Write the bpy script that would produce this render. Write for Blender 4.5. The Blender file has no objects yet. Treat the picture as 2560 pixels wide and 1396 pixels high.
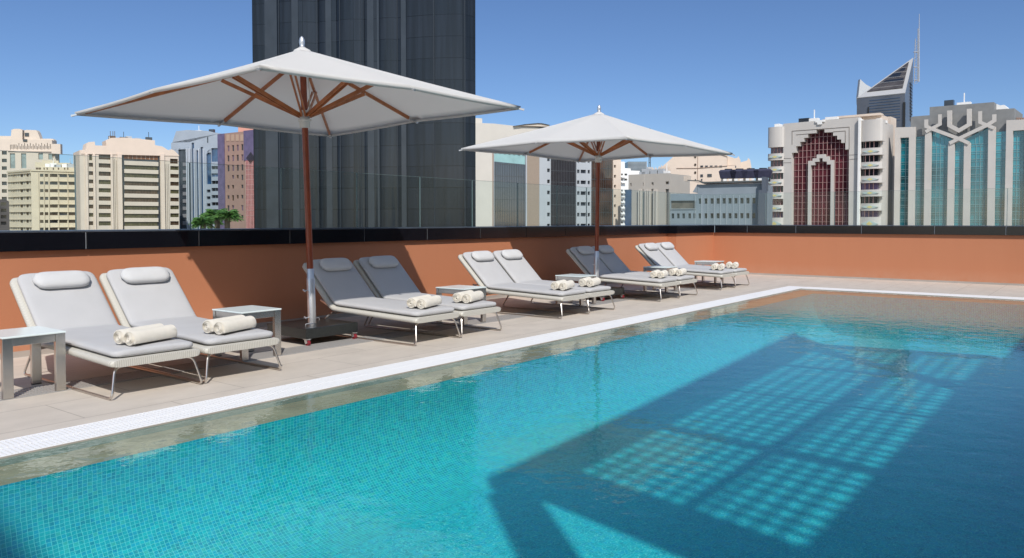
import bpy, bmesh, math, random
import numpy as np
from mathutils import Vector, Matrix
random.seed(7)
PI = math.pi
SC = bpy.context.scene

# ---------------------------------------------------------------- camera, sky, sun, exposure
FPX, CX, CY, EYE = 1980., 1280., 618., 1.3
YAW = math.atan(1520/1980.); PIT = math.atan(65/1980.)
F0 = np.array([math.cos(YAW), math.sin(YAW), 0]); RR = np.array([math.sin(YAW), -math.cos(YAW), 0])
FF = F0*math.cos(PIT)+np.array([0, 0, -1])*math.sin(PIT)
UU = np.cross(RR, FF)
CC = np.array([0, 0, EYE])
cam_d = bpy.data.cameras.new('camera'); cam = bpy.data.objects.new('camera', cam_d)
SC.collection.objects.link(cam); SC.camera = cam
cam_d.sensor_width = 36; cam_d.lens = FPX/2560*36; cam_d.shift_y = -80/2560.
cam_d.clip_start = 0.05; cam_d.clip_end = 20000
M = Matrix(((RR[0], UU[0], -FF[0], 0), (RR[1], UU[1], -FF[1], 0), (RR[2], UU[2], -FF[2], EYE), (0, 0, 0, 1)))
cam.matrix_world = M

SUNV = Vector((.87, 1.0, -1.3)).normalized()          # direction the light travels
elev = math.asin(-SUNV.z); az = math.atan2(-SUNV.x, -SUNV.y)   # azimuth of the sun, clockwise from +Y
W = bpy.data.worlds.new('World'); SC.world = W; W.use_nodes = True
wn = W.node_tree; bg = wn.nodes['Background']
sky = wn.nodes.new('ShaderNodeTexSky'); sky.sky_type = 'NISHITA'; sky.sun_disc = False
sky.sun_elevation = elev; sky.sun_rotation = az
sky.air_density = 1.0; sky.dust_density = 0.0; sky.ozone_density = 5.0; sky.altitude = 1200
tint = wn.nodes.new('ShaderNodeMix'); tint.data_type = 'RGBA'; tint.blend_type = 'MULTIPLY'; tint.inputs[0].default_value = 1
wn.links.new(sky.outputs[0], tint.inputs[6])
# sky deeper away from the sun; warm boost around it added to fill shade
tcw = wn.nodes.new('ShaderNodeTexCoord'); dt = wn.nodes.new('ShaderNodeVectorMath'); dt.operation = 'DOT_PRODUCT'
wn.links.new(tcw.outputs['Generated'], dt.inputs[0]); dt.inputs[1].default_value = tuple(-SUNV)
mrw = wn.nodes.new('ShaderNodeMapRange'); mrw.interpolation_type = 'SMOOTHSTEP'; mrw.inputs[1].default_value = -.15; mrw.inputs[2].default_value = .75; wn.links.new(dt.outputs['Value'], mrw.inputs[0])
mcw = wn.nodes.new('ShaderNodeMix'); mcw.data_type = 'RGBA'; mcw.inputs[6].default_value = (.47, .51, .585, 1); mcw.inputs[7].default_value = (1.9, 1.45, 1.12, 1)
wn.links.new(mrw.outputs[0], mcw.inputs[0]); wn.links.new(mcw.outputs[2], tint.inputs[7])
wn.links.new(tint.outputs[2], bg.inputs[0]); bg.inputs[1].default_value = 0.15
sd = bpy.data.lights.new('sun', 'SUN'); sd.energy = 3.7; sd.angle = math.radians(.7); sd.color = (1, .955, .89)
so = bpy.data.objects.new('sun', sd); SC.collection.objects.link(so)
so.rotation_euler = SUNV.to_track_quat('-Z', 'Y').to_euler()
so.location = (-20, -20, 40)
SC.view_settings.view_transform = 'Standard'; SC.view_settings.look = 'None'
SC.view_settings.exposure = 0.22; SC.view_settings.gamma = 1
SC.cycles.max_bounces = 10; SC.cycles.transparent_max_bounces = 16

# ---------------------------------------------------------------- helpers
def ray(u, v): return FF+RR*(u-CX)/FPX-UU*(v-CY)/FPX

MATS = {}
def mat(name, col, rough=.6, metal=0., var=0., vscale=3., bump=0., bscale=40., spec=.5, col2=None, coat=0.):
    if name in MATS: return MATS[name]
    m = bpy.data.materials.new(name); m.use_nodes = True
    nt = m.node_tree; b = nt.nodes['Principled BSDF']
    b.inputs['Base Color'].default_value = (*col, 1); b.inputs['Roughness'].default_value = rough
    b.inputs['Metallic'].default_value = metal; b.inputs['Specular IOR Level'].default_value = spec
    if coat: b.inputs['Coat Weight'].default_value = coat
    tc = nt.nodes.new('ShaderNodeTexCoord')
    if var or col2:
        n = nt.nodes.new('ShaderNodeTexNoise'); n.inputs['Scale'].default_value = vscale; n.inputs['Detail'].default_value = 6
        nt.links.new(tc.outputs['Object'], n.inputs['Vector'])
        r = nt.nodes.new('ShaderNodeMapRange'); r.inputs[1].default_value = .3; r.inputs[2].default_value = .7
        nt.links.new(n.outputs[0], r.inputs[0])
        mx = nt.nodes.new('ShaderNodeMix'); mx.data_type = 'RGBA'
        c2 = col2 if col2 else tuple(c*(1-var) for c in col)
        mx.inputs[6].default_value = (*col, 1); mx.inputs[7].default_value = (*c2, 1)
        nt.links.new(r.outputs[0], mx.inputs[0]); nt.links.new(mx.outputs[2], b.inputs['Base Color'])
    if bump:
        n2 = nt.nodes.new('ShaderNodeTexNoise'); n2.inputs['Scale'].default_value = bscale; n2.inputs['Detail'].default_value = 4
        nt.links.new(tc.outputs['Object'], n2.inputs['Vector'])
        bp = nt.nodes.new('ShaderNodeBump'); bp.inputs['Strength'].default_value = bump; bp.inputs['Distance'].default_value = .01
        nt.links.new(n2.outputs[0], bp.inputs['Height']); nt.links.new(bp.outputs[0], b.inputs['Normal'])
    MATS[name] = m
    return m

class MB:
    """collects shapes and links them as one mesh object"""
    def __init__(s): s.v = []; s.f = []
    def add(s, vs, fs):
        o = len(s.v); s.v += [tuple(map(float, p)) for p in vs]; s.f += [tuple(i+o for i in f) for f in fs]; return s
    def box(s, a, b):
        x0, y0, z0 = a; x1, y1, z1 = b
        return s.add([(x0,y0,z0),(x1,y0,z0),(x1,y1,z0),(x0,y1,z0),(x0,y0,z1),(x1,y0,z1),(x1,y1,z1),(x0,y1,z1)],
              [(3,2,1,0),(4,5,6,7),(0,1,5,4),(1,2,6,5),(2,3,7,6),(3,0,4,7)])
    def bar(s, p, q, w, h, up=(0,0,1)):
        p = Vector(p); q = Vector(q); d = (q-p).normalized(); u = Vector(up)
        x = d.cross(u)
        if x.length < 1e-4: x = d.cross(Vector((1,0,0)))
        x.normalize(); y = x.cross(d)
        vs = [e+x*a*w/2+y*b*h/2 for e in (p, q) for a, b in ((-1,-1),(1,-1),(1,1),(-1,1))]
        return s.add(vs, [(3,2,1,0),(4,5,6,7),(0,1,5,4),(1,2,6,5),(2,3,7,6),(3,0,4,7)])
    def tube(s, pts, r, n=10, round_=0., closed=False, seg=5):
        pts = [Vector(p) for p in pts]
        if round_:
            out = [pts[0]]
            for i in range(1, len(pts)-1):
                a = pts[i-1]-pts[i]; b = pts[i+1]-pts[i]; rr = min(round_, a.length*.45, b.length*.45)
                p0 = pts[i]+a.normalized()*rr; p1 = pts[i]+b.normalized()*rr
                for k in range(seg+1):
                    t = k/seg; out.append((1-t)**2*p0+2*t*(1-t)*pts[i]+t*t*p1)
            out.append(pts[-1]); pts = out
        N = len(pts); rs = r if isinstance(r, (list, tuple)) else [r]*N
        vs = []; x = None
        for i, p in enumerate(pts):
            d = (pts[min(i+1, N-1)]-pts[max(i-1, 0)]).normalized()
            if x is None:
                x = d.cross(Vector((0,0,1)))
                if x.length < 1e-3: x = d.cross(Vector((1,0,0)))
            x = (x-d*x.dot(d)).normalized(); y = d.cross(x)
            for k in range(n):
                a = 2*PI*k/n; vs.append(p+x*math.cos(a)*rs[i]+y*math.sin(a)*rs[i])
        fs = [(i*n+k, i*n+(k+1) % n, (i+1)*n+(k+1) % n, (i+1)*n+k) for i in range(N-1) for k in range(n)]
        fs += [tuple(range(n))[::-1], tuple((N-1)*n+k for k in range(n))]
        return s.add(vs, fs)
    def lathe(s, prof, c=(0,0,0), n=24):
        vs = [(c[0]+r*math.cos(2*PI*k/n), c[1]+r*math.sin(2*PI*k/n), c[2]+z) for r, z in prof for k in range(n)]
        N = len(prof)
        fs = [(i*n+k, i*n+(k+1) % n, (i+1)*n+(k+1) % n, (i+1)*n+k) for i in range(N-1) for k in range(n)]
        fs += [tuple(range(n))[::-1], tuple((N-1)*n+k for k in range(n))]
        return s.add(vs, fs)
    def loft(s, rings, caps=True):
        n = len(rings[0]); vs = [p for r in rings for p in r]
        fs = [(i*n+k, i*n+(k+1) % n, (i+1)*n+(k+1) % n, (i+1)*n+k) for i in range(len(rings)-1) for k in range(n)]
        if caps: fs += [tuple(range(n))[::-1], tuple((len(rings)-1)*n+k for k in range(n))]
        return s.add(vs, fs)
    def build(s, name, m, parent=None, smooth=False, bevel=0, auto=40):
        me = bpy.data.meshes.new(name); me.from_pydata(s.v, [], s.f); me.validate()
        bm = bmesh.new(); bm.from_mesh(me); bmesh.ops.recalc_face_normals(bm, faces=bm.faces)
        if smooth:
            for f in bm.faces: f.smooth = True
            for e in bm.edges:
                if len(e.link_faces) == 2 and e.calc_face_angle(0) > math.radians(auto): e.smooth = False
        bm.to_mesh(me); bm.free()
        me.materials.append(m)
        o = bpy.data.objects.new(name, me); SC.collection.objects.link(o)
        if parent: o.parent = parent
        if bevel:
            md = o.modifiers.new('bevel', 'BEVEL'); md.width = bevel; md.segments = 2; md.limit_method = 'ANGLE'
        return o

def tag(o, label=None, cat=None, group=None, kind=None):
    if label: o['label'] = label
    if cat: o['category'] = cat
    if group: o['group'] = group
    if kind: o['kind'] = kind
    return o
def empty(name, loc, rz=0):
    o = bpy.data.objects.new(name, None); SC.collection.objects.link(o); o.location = loc; o.rotation_euler = (0, 0, rz)
    o.empty_display_size = .2; return o
def copy_tree(o, parent=None):
    kids = [c for c in bpy.data.objects if c.parent == o]
    c = o.copy(); SC.collection.objects.link(c); c.parent = parent
    for k in kids: copy_tree(k, c)
    return c

# ---------------------------------------------------------------- materials
def nodes(m): return m.node_tree.nodes, m.node_tree.links
def math_n(N, L, op, a, b=None, c=None):
    n = N.new('ShaderNodeMath'); n.operation = op
    for i, x in enumerate((a, b, c)):
        if x is None: continue
        if isinstance(x, (int, float)): n.inputs[i].default_value = x
        else: L.new(x, n.inputs[i])
    return n.outputs[0]
def mix_n(N, L, f, a, b):
    n = N.new('ShaderNodeMix'); n.data_type = 'RGBA'
    if isinstance(f, (int, float)): n.inputs[0].default_value = f
    else: L.new(f, n.inputs[0])
    for i, x in ((6, a), (7, b)):
        if isinstance(x, tuple): n.inputs[i].default_value = (*x, 1)
        else: L.new(x, n.inputs[i])
    return n.outputs[2]

def wall_paint():
    m = mat('terracotta_paint', (.50, .205, .11), .75, bump=.15, bscale=90); N, L = nodes(m); b = N['Principled BSDF']
    tc = N.new('ShaderNodeTexCoord'); mp = N.new('ShaderNodeMapping'); mp.inputs['Scale'].default_value = (2.2, 2.2, .35); L.new(tc.outputs['Object'], mp.inputs[0])
    n = N.new('ShaderNodeTexNoise'); n.inputs['Scale'].default_value = 1.6; n.inputs['Detail'].default_value = 8; n.inputs['Roughness'].default_value = .6; L.new(mp.outputs[0], n.inputs['Vector'])
    n2 = N.new('ShaderNodeTexNoise'); n2.inputs['Scale'].default_value = 7; n2.inputs['Detail'].default_value = 6; L.new(tc.outputs['Object'], n2.inputs['Vector'])
    sep = N.new('ShaderNodeSeparateXYZ'); L.new(tc.outputs['Object'], sep.inputs[0])
    low = N.new('ShaderNodeMapRange'); low.inputs[1].default_value = .30; low.inputs[2].default_value = .02; L.new(sep.outputs[2], low.inputs[0])
    r1 = N.new('ShaderNodeMapRange'); r1.inputs[1].default_value = .35; r1.inputs[2].default_value = .75; r1.inputs[4].default_value = .30; L.new(n.outputs[0], r1.inputs[0])
    dust = math_n(N, L, 'MULTIPLY', math_n(N, L, 'MULTIPLY', low.outputs[0], n2.outputs[0]), .32)
    c = mix_n(N, L, r1.outputs[0], (.475, .185, .090), (.42, .155, .072)); L.new(mix_n(N, L, dust, c, (.55, .40, .30)), b.inputs['Base Color'])
    return m
terracotta = wall_paint()
black_stone = mat('black_polished_stone', (.006, .006, .009), .16, var=.3, vscale=30)
ledge_stone = mat('dark_ledge_stone', (.07, .085, .11), .3, var=.3, vscale=6)
skirt_m = mat('pale_skirting_stone', (.40, .35, .31), .6, var=.15)
steel = mat('brushed_steel', (.62, .60, .57), .27, 1., var=.12, vscale=8)
tube_steel = mat('satin_steel_tube', (.62, .58, .54), .3, 1.)
white_plastic = mat('white_plastic_grate', (.86, .86, .86), .45)
grate_grey = mat('grey_drain_grate', (.33, .32, .31), .5)
dark_m = mat('dark_recess', (.02, .02, .02), .8)
cushion_m = mat('light_grey_cushion_cloth', (.47, .465, .465), .85, var=.05, vscale=5, bump=.25, bscale=350)
pillow_m = mat('pale_pillow_cloth', (.55, .545, .54), .85, var=.06, vscale=12, bump=.3, bscale=300)
towel_m = mat('cream_terry_towel', (.90, .84, .73), .95, var=.06, vscale=20, bump=.8, bscale=420)
wood_m = mat('reddish_teak', (.50, .17, .06), .4, var=.4, vscale=9)
pole_wood = mat('dark_reddish_pole_wood', (.27, .055, .02), .35, var=.3, vscale=9)
alu = mat('cast_aluminium', (.66, .66, .66), .42, .85)
hub_m = mat('off_white_hub_plastic', (.62, .62, .6), .4)
base_m = mat('black_granite_base', (.022, .026, .026), .28, var=.4, vscale=60)
red_m = mat('red_caster_wheel', (.22, .015, .025), .5)
rubber = mat('black_rubber', (.015, .015, .015), .7)

def weave_mat():
    m = mat('woven_pale_wicker', (.56, .54, .48), .6); N, L = nodes(m); b = N['Principled BSDF']
    tc = N.new('ShaderNodeTexCoord'); sep = N.new('ShaderNodeSeparateXYZ'); L.new(tc.outputs['Object'], sep.inputs[0])
    X, Y, Z = sep.outputs
    su = math_n(N, L, 'ADD', math_n(N, L, 'ADD', X, Y), Z)
    w1 = math_n(N, L, 'SINE', math_n(N, L, 'MULTIPLY', su, 2*PI/.016))
    w2 = math_n(N, L, 'SINE', math_n(N, L, 'MULTIPLY', math_n(N, L, 'SUBTRACT', Z, math_n(N, L, 'MULTIPLY', Y, .12)), 2*PI/.018))
    h = math_n(N, L, 'MULTIPLY_ADD', math_n(N, L, 'MULTIPLY', w1, w2), .5, .5)
    L.new(mix_n(N, L, h, (.36, .34, .30), (.66, .64, .57)), b.inputs['Base Color'])
    bp = N.new('ShaderNodeBump'); bp.inputs['Strength'].default_value = .5; bp.inputs['Distance'].default_value = .004
    L.new(h, bp.inputs['Height']); L.new(bp.outputs[0], b.inputs['Normal'])
    return m
wicker = weave_mat()

def deck_mat():
    m = mat('beige_stone_deck_tiles', (.45, .41, .37), .62); N, L = nodes(m); b = N['Principled BSDF']
    tc = N.new('ShaderNodeTexCoord')
    br = N.new('ShaderNodeTexBrick'); L.new(tc.outputs['Object'], br.inputs['Vector'])
    br.inputs['Scale'].default_value = 1; br.inputs['Brick Width'].default_value = 1.2; br.inputs['Row Height'].default_value = .6
    br.inputs['Mortar Size'].default_value = .0035; br.inputs['Mortar Smooth'].default_value = .2; br.offset = .5
    br.inputs['Color1'].default_value = (.575, .515, .445, 1); br.inputs['Color2'].default_value = (.545, .485, .415, 1)
    br.inputs['Mortar'].default_value = (.30, .26, .22, 1)
    mp = N.new('ShaderNodeMapping'); mp.inputs['Scale'].default_value = (1.5, 2.4, 1); L.new(tc.outputs['Object'], mp.inputs[0])
    n = N.new('ShaderNodeTexNoise'); n.inputs['Scale'].default_value = 1.6; n.inputs['Detail'].default_value = 8; n.inputs['Roughness'].default_value = .65
    L.new(mp.outputs[0], n.inputs['Vector'])
    r = N.new('ShaderNodeMapRange'); r.inputs[1].default_value = .3; r.inputs[2].default_value = .75; r.inputs[3].default_value = .88; r.inputs[4].default_value = 1.07
    L.new(n.outputs[0], r.inputs[0])
    mm = N.new('ShaderNodeMix'); mm.data_type = 'RGBA'; mm.blend_type = 'MULTIPLY'; mm.inputs[0].default_value = 1
    L.new(br.outputs[0], mm.inputs[6]); L.new(r.outputs[0], mm.inputs[7]); L.new(mm.outputs[2], b.inputs['Base Color'])
    bp = N.new('ShaderNodeBump'); bp.inputs['Strength'].default_value = .2; bp.inputs['Distance'].default_value = .003
    L.new(n.outputs[0], bp.inputs['Height']); L.new(bp.outputs[0], b.inputs['Normal'])
    return m
deck_m = deck_mat()

def mosaic_mat(name, ax, dk=1., bl=1., tz=.026):
    """small glass mosaic; ax = the two object axes that run over the surface"""
    m = mat(name, (.1, .4, .4), .35); N, L = nodes(m); b = N['Principled BSDF']
    tc = N.new('ShaderNodeTexCoord')
    wob = N.new('ShaderNodeTexNoise'); wob.inputs['Scale'].default_value = 14 if ax != (0, 1) or 'wall' in name else 20; wob.inputs['Detail'].default_value = 2
    L.new(tc.outputs['Object'], wob.inputs['Vector'])
    sub = N.new('ShaderNodeVectorMath'); sub.operation = 'MULTIPLY_ADD'
    sub.inputs[1].default_value = (.012,)*3 if ax != (0, 1) or 'wall' in name else (.09,)*3; L.new(wob.outputs[1], sub.inputs[0]); L.new(tc.outputs['Object'], sub.inputs[2])
    if name.endswith('coved_wall'):
        uvn = N.new('ShaderNodeUVMap'); L.new(uvn.outputs[0], sub.inputs[2])
    sep = N.new('ShaderNodeSeparateXYZ'); L.new(sub.outputs[0], sep.inputs[0])
    T = .026
    a = math_n(N, L, 'DIVIDE', sep.outputs[ax[0]], T); c = math_n(N, L, 'DIVIDE', sep.outputs[ax[1]], tz)
    cell = N.new('ShaderNodeCombineXYZ')
    L.new(math_n(N, L, 'FLOOR', a), cell.inputs[0]); L.new(math_n(N, L, 'FLOOR', c), cell.inputs[1])
    wn_ = N.new('ShaderNodeTexWhiteNoise'); wn_.noise_dimensions = '3D'; L.new(cell.outputs[0], wn_.inputs[0])
    cr = N.new('ShaderNodeValToRGB'); L.new(wn_.outputs[0], cr.inputs[0]); cr.color_ramp.interpolation = 'CONSTANT'
    cols = [(0, (.006, .28, .34)), (.2, (.008, .42, .38)), (.42, (.008, .46, .46)), (.6, (.005, .33, .50)), (.75, (.010, .42, .62)), (.86, (.02, .60, .52)), (.95, (.14, .60, .38))]
    el = cr.color_ramp.elements
    while len(el) < len(cols): el.new(.5)
    for e, (p, q) in zip(el, cols): e.position = p; e.color = (q[0]*dk, q[1]*dk, min(.9, q[2]*dk**2*bl), 1)
    fa = math_n(N, L, 'FRACT', a); fc = math_n(N, L, 'FRACT', c)
    g = math_n(N, L, 'MAXIMUM', math_n(N, L, 'LESS_THAN', fa, .11), math_n(N, L, 'LESS_THAN', fc, .11))
    # broader pale mottle: ripple light painted over the green and blue tile mix
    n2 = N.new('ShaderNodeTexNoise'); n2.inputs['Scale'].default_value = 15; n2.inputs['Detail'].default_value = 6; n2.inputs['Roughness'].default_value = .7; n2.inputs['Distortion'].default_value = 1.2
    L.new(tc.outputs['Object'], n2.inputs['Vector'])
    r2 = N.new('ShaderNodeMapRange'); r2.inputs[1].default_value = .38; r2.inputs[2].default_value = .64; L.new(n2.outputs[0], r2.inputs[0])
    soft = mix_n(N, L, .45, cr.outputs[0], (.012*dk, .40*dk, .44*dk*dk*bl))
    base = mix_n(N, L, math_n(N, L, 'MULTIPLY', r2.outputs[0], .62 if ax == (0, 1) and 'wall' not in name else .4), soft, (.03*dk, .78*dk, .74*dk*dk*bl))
    L.new(mix_n(N, L, g, base, (.24, .70, .62)), b.inputs['Base Color'])
    return m
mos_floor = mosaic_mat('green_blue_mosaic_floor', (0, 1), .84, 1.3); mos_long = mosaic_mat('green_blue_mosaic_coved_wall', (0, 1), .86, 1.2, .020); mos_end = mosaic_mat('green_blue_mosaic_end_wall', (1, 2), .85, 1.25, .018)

def water_mat():
    m = bpy.data.materials.new('pool_water_surface'); m.use_nodes = True; N, L = nodes(m)
    N.clear(); out = N.new('ShaderNodeOutputMaterial')
    tr = N.new('ShaderNodeBsdfTransparent'); tr.inputs[0].default_value = (.64, .94, .99, 1)
    gl = N.new('ShaderNodeBsdfGlossy'); gl.inputs['Roughness'].default_value = .015; gl.inputs[0].default_value = (1, 1, 1, 1)
    fr = N.new('ShaderNodeFresnel'); fr.inputs[0].default_value = 1.33
    tc = N.new('ShaderNodeTexCoord')
    mp = N.new('ShaderNodeMapping'); mp.inputs['Scale'].default_value = (1, 1, 1); L.new(tc.outputs['Object'], mp.inputs[0])
    n1 = N.new('ShaderNodeTexNoise'); n1.inputs['Scale'].default_value = 4.2; n1.inputs['Detail'].default_value = 3; n1.inputs['Distortion'].default_value = .4
    n2 = N.new('ShaderNodeTexNoise'); n2.inputs['Scale'].default_value = 17; n2.inputs['Detail'].default_value = 2; n2.inputs['Distortion'].default_value = .6
    for n in (n1, n2): L.new(mp.outputs[0], n.inputs['Vector'])
    h = math_n(N, L, 'ADD', math_n(N, L, 'MULTIPLY', n1.outputs[0], .75), math_n(N, L, 'MULTIPLY', n2.outputs[0], .16))
    bp = N.new('ShaderNodeBump'); bp.inputs['Strength'].default_value = 1; bp.inputs['Distance'].default_value = .0052
    L.new(h, bp.inputs['Height'])
    for n in (gl, fr): L.new(bp.outputs[0], n.inputs['Normal'])
    mx = N.new('ShaderNodeMixShader'); L.new(fr.outputs[0], mx.inputs[0]); L.new(tr.outputs[0], mx.inputs[1]); L.new(gl.outputs[0], mx.inputs[2])
    L.new(mx.outputs[0], out.inputs[0]); return m
water_m = water_mat()

def thin_glass(name, tint, refl=.07, rough=.0):
    m = bpy.data.materials.new(name); m.use_nodes = True; N, L = nodes(m); N.clear()
    out = N.new('ShaderNodeOutputMaterial'); tr = N.new('ShaderNodeBsdfTransparent'); tr.inputs[0].default_value = (*tint, 1)
    gl = N.new('ShaderNodeBsdfGlossy'); gl.inputs['Roughness'].default_value = rough
    fr = N.new('ShaderNodeFresnel'); fr.inputs[0].default_value = 1.35; ge = N.new('ShaderNodeNewGeometry')
    ff = math_n(N, L, 'MULTIPLY', fr.outputs[0], math_n(N, L, 'SUBTRACT', 1, ge.outputs['Backfacing']))
    mx = N.new('ShaderNodeMixShader'); L.new(ff, mx.inputs[0]); L.new(tr.outputs[0], mx.inputs[1]); L.new(gl.outputs[0], mx.inputs[2])
    L.new(mx.outputs[0], out.inputs[0]); return m
bal_glass = thin_glass('balustrade_glass', (.93, .965, .955))
table_glass = mat('frosted_white_glass_top', (.70, .78, .77), .22)

def canvas_mat():
    m = bpy.data.materials.new('off_white_canvas'); m.use_nodes = True; N, L = nodes(m); b = N['Principled BSDF']; out = N['Material Output']
    b.inputs['Base Color'].default_value = (.82, .80, .765, 1); b.inputs['Roughness'].default_value = .9; b.inputs['Specular IOR Level'].default_value = .1
    tl = N.new('ShaderNodeBsdfTranslucent'); tl.inputs[0].default_value = (.80, .79, .77, 1)
    tc = N.new('ShaderNodeTexCoord'); n = N.new('ShaderNodeTexNoise'); n.inputs['Scale'].default_value = 2.6; n.inputs['Detail'].default_value = 5; n.inputs['Distortion'].default_value = .8
    L.new(tc.outputs['Object'], n.inputs['Vector'])
    bp = N.new('ShaderNodeBump'); bp.inputs['Strength'].default_value = .3; bp.inputs['Distance'].default_value = .02; L.new(n.outputs[0], bp.inputs['Height'])
    L.new(bp.outputs[0], b.inputs['Normal'])
    mx = N.new('ShaderNodeMixShader'); mx.inputs[0].default_value = .42
    L.new(b.outputs[0], mx.inputs[1]); L.new(tl.outputs[0], mx.inputs[2]); L.new(mx.outputs[0], out.inputs[0]); return m
canvas = canvas_mat()

# ---------------------------------------------------------------- the setting: roof terrace, pool, street far below
STREET = -16.
WY = 8.33      # face of the long wall
WY2 = 8.09     # face of its last, stepped-forward stretch
XR = 18.83     # face of the end wall
PX0, PX1, PY0, PY1 = -3.0, 15.10, -0.60, 4.50     # pool basin
LED = .36
def struct(name, mb, m, smooth=False): return tag(mb.build(name, m, smooth=smooth), kind='structure')
struct('city_ground', MB().add([(-3000,-3000,STREET),(6000,-3000,STREET),(6000,6000,STREET),(-3000,6000,STREET)], [(0,1,2,3)]), mat('city_ground_sand', (.30,.27,.23), .9, var=.3, vscale=.02))
d = MB()
OX1, OY1 = PX1+.80, PY1+.72
d.box((-6, OY1, -.35), (19.6, 9.0, 0)); d.box((OX1, -8, -.35), (19.6, OY1, 0)); d.box((-6, -8, -.35), (OX1, PY0, 0)); d.box((-6, PY0, -.35), (PX0, OY1, 0))
struct('deck_floor', d, deck_m)
# stone shelf just under the water, with the mosaic basin inside it
shelf = MB()
shelf.box((PX0, PY1, -1.2), (PX1+LED, PY1+LED+.0015, -.05)); shelf.box((PX1, PY0, -1.2), (PX1+LED+.0015, PY1, -.05))
rim = MB().box((PX0, PY1+LED-.004, -.0495), (PX1+LED+.0015, PY1+LED+.0015, .001)).box((PX1+LED-.004, PY0, -.0495), (PX1+LED+.0015, PY1+LED-.0045, .001))
struct('pool_rim', rim, mat('beige_rim_stone', (.36, .32, .28), .6, var=.2, vscale=4))
struct('pool_edge_shelf', shelf, mat('brown_beige_shelf_stone', (.72, .40, .26), .5, var=.3, vscale=4))
Zf = -.80
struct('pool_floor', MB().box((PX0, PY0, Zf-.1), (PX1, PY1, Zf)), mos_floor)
def coved_wall():
    R_ = .62; prof = [(PY1-.001, -.049), (PY1-.001, Zf+R_)]
    for k in range(1, 15): a = k/14*PI/2; prof.append((PY1-.001-R_*(1-math.cos(a)), Zf+.001+R_*(1-math.sin(a))))
    vs, fs, per = [], [], [0]
    for p, q in zip(prof[:-1], prof[1:]): per.append(per[-1]+math.dist(p, q))
    for x in (PX0, PX1-.012): vs += [(x, y, z) for y, z in prof]
    n = len(prof); fs = [(i, i+1, n+i+1, n+i) for i in range(n-1)]
    me = bpy.data.meshes.new('pool_long_wall'); me.from_pydata(vs, [], fs); uv = me.uv_layers.new(name='uv')
    for p in me.polygons:
        p.use_smooth = True
        for li in p.loop_indices: vi = me.loops[li].vertex_index; uv.data[li].uv = (vs[vi][0]+10, per[vi % n]+5)
    me.materials.append(mos_long); o = bpy.data.objects.new('pool_long_wall', me); SC.collection.objects.link(o); tag(o, kind='structure')
coved_wall()
struct('pool_near_wall', MB().box((PX0, PY0+.001, Zf), (PX1-.012, PY0+.012, -.01)), mos_end)
struct('pool_end_wall', MB().box((PX1-.012, PY0, Zf), (PX1-.001, PY1, -.049)), mos_end)
struct('pool_back_wall', MB().box((PX0+.001, PY0+.013, Zf), (PX0+.012, PY1-.013, -.01)), mos_end)
w = MB().add([(PX0, PY0, -.008), (PX1+LED, PY0, -.008), (PX1+LED, PY1+LED, -.008), (PX0, PY1+LED, -.008)], [(0,1,2,3)])
struct('pool_water', w, water_m)

# white slotted overflow grates
def grate_strip(mb, ch, p0, p1, q0, q1, alongx, pitch=.030, sl=.0205):
    """two rows of slats between q0 and q1, the second row shifted half a slot"""
    mid = (q0+q1)/2; n = int((p1-p0)/pitch)
    for row, (a, b) in enumerate(((q0+.004, mid-.004), (mid+.004, q1-.004))):
        for i in range(n):
            s = p0+(i+.5*row)*pitch; e = s+sl
            if alongx: mb.box((s, a, -.018), (e, b, .004))
            else: mb.box((a, s, -.018), (b, e, .004))
    for a, b in ((q0, q0+.0035), (mid-.0035, mid+.0035), (q1-.0035, q1)):
        lo = -.02
        if alongx: mb.box((p0, a, lo), (p1, b, .0045))
        else: mb.box((a, p0, lo), (b, p1, .0045))
    if alongx: ch.box((p0, q0+.001, -.2), (p1, q1, -.021))
    else: ch.box((q0+.001, p0, -.2), (q1, p1, -.021))
g1, c1 = MB(), MB(); grate_strip(g1, c1, -.5, OX1, PY1+LED+.002, OY1-.002, True)
og = tag(g1.build('overflow_grate', white_plastic), 'long white slotted overflow grate between the deck tiles and the long side of the pool', 'drain grate')
c1.build('channel', mat('grey_channel', (.05, .052, .055), .7), og)
g2, c2 = MB(), MB(); grate_strip(g2, c2, PY0, PY1+LED, PX1+LED+.002, OX1-.002, False)
og = tag(g2.build('overflow_grate', white_plastic), 'white slotted overflow grate across the far short end of the pool', 'drain grate')
c2.build('channel', MATS['grey_channel'], og)
# grey slot drain that runs under the loungers (thin sheet of bars laid on the deck)
g = MB()
for i in range(int((15.6-.6)/.03)):
    x = .6+i*.03; g.box((x, 6.40, .0005), (x+.017, 6.70, .006))
g.box((.6, 6.385, .0004), (15.6, 6.40, .0065)); g.box((.6, 6.70, .0004), (15.6, 6.715, .0065))
tag(g.build('floor_drain', grate_grey), 'narrow grey slatted floor drain running along the deck under the sun loungers and side tables', 'floor drain')

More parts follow.
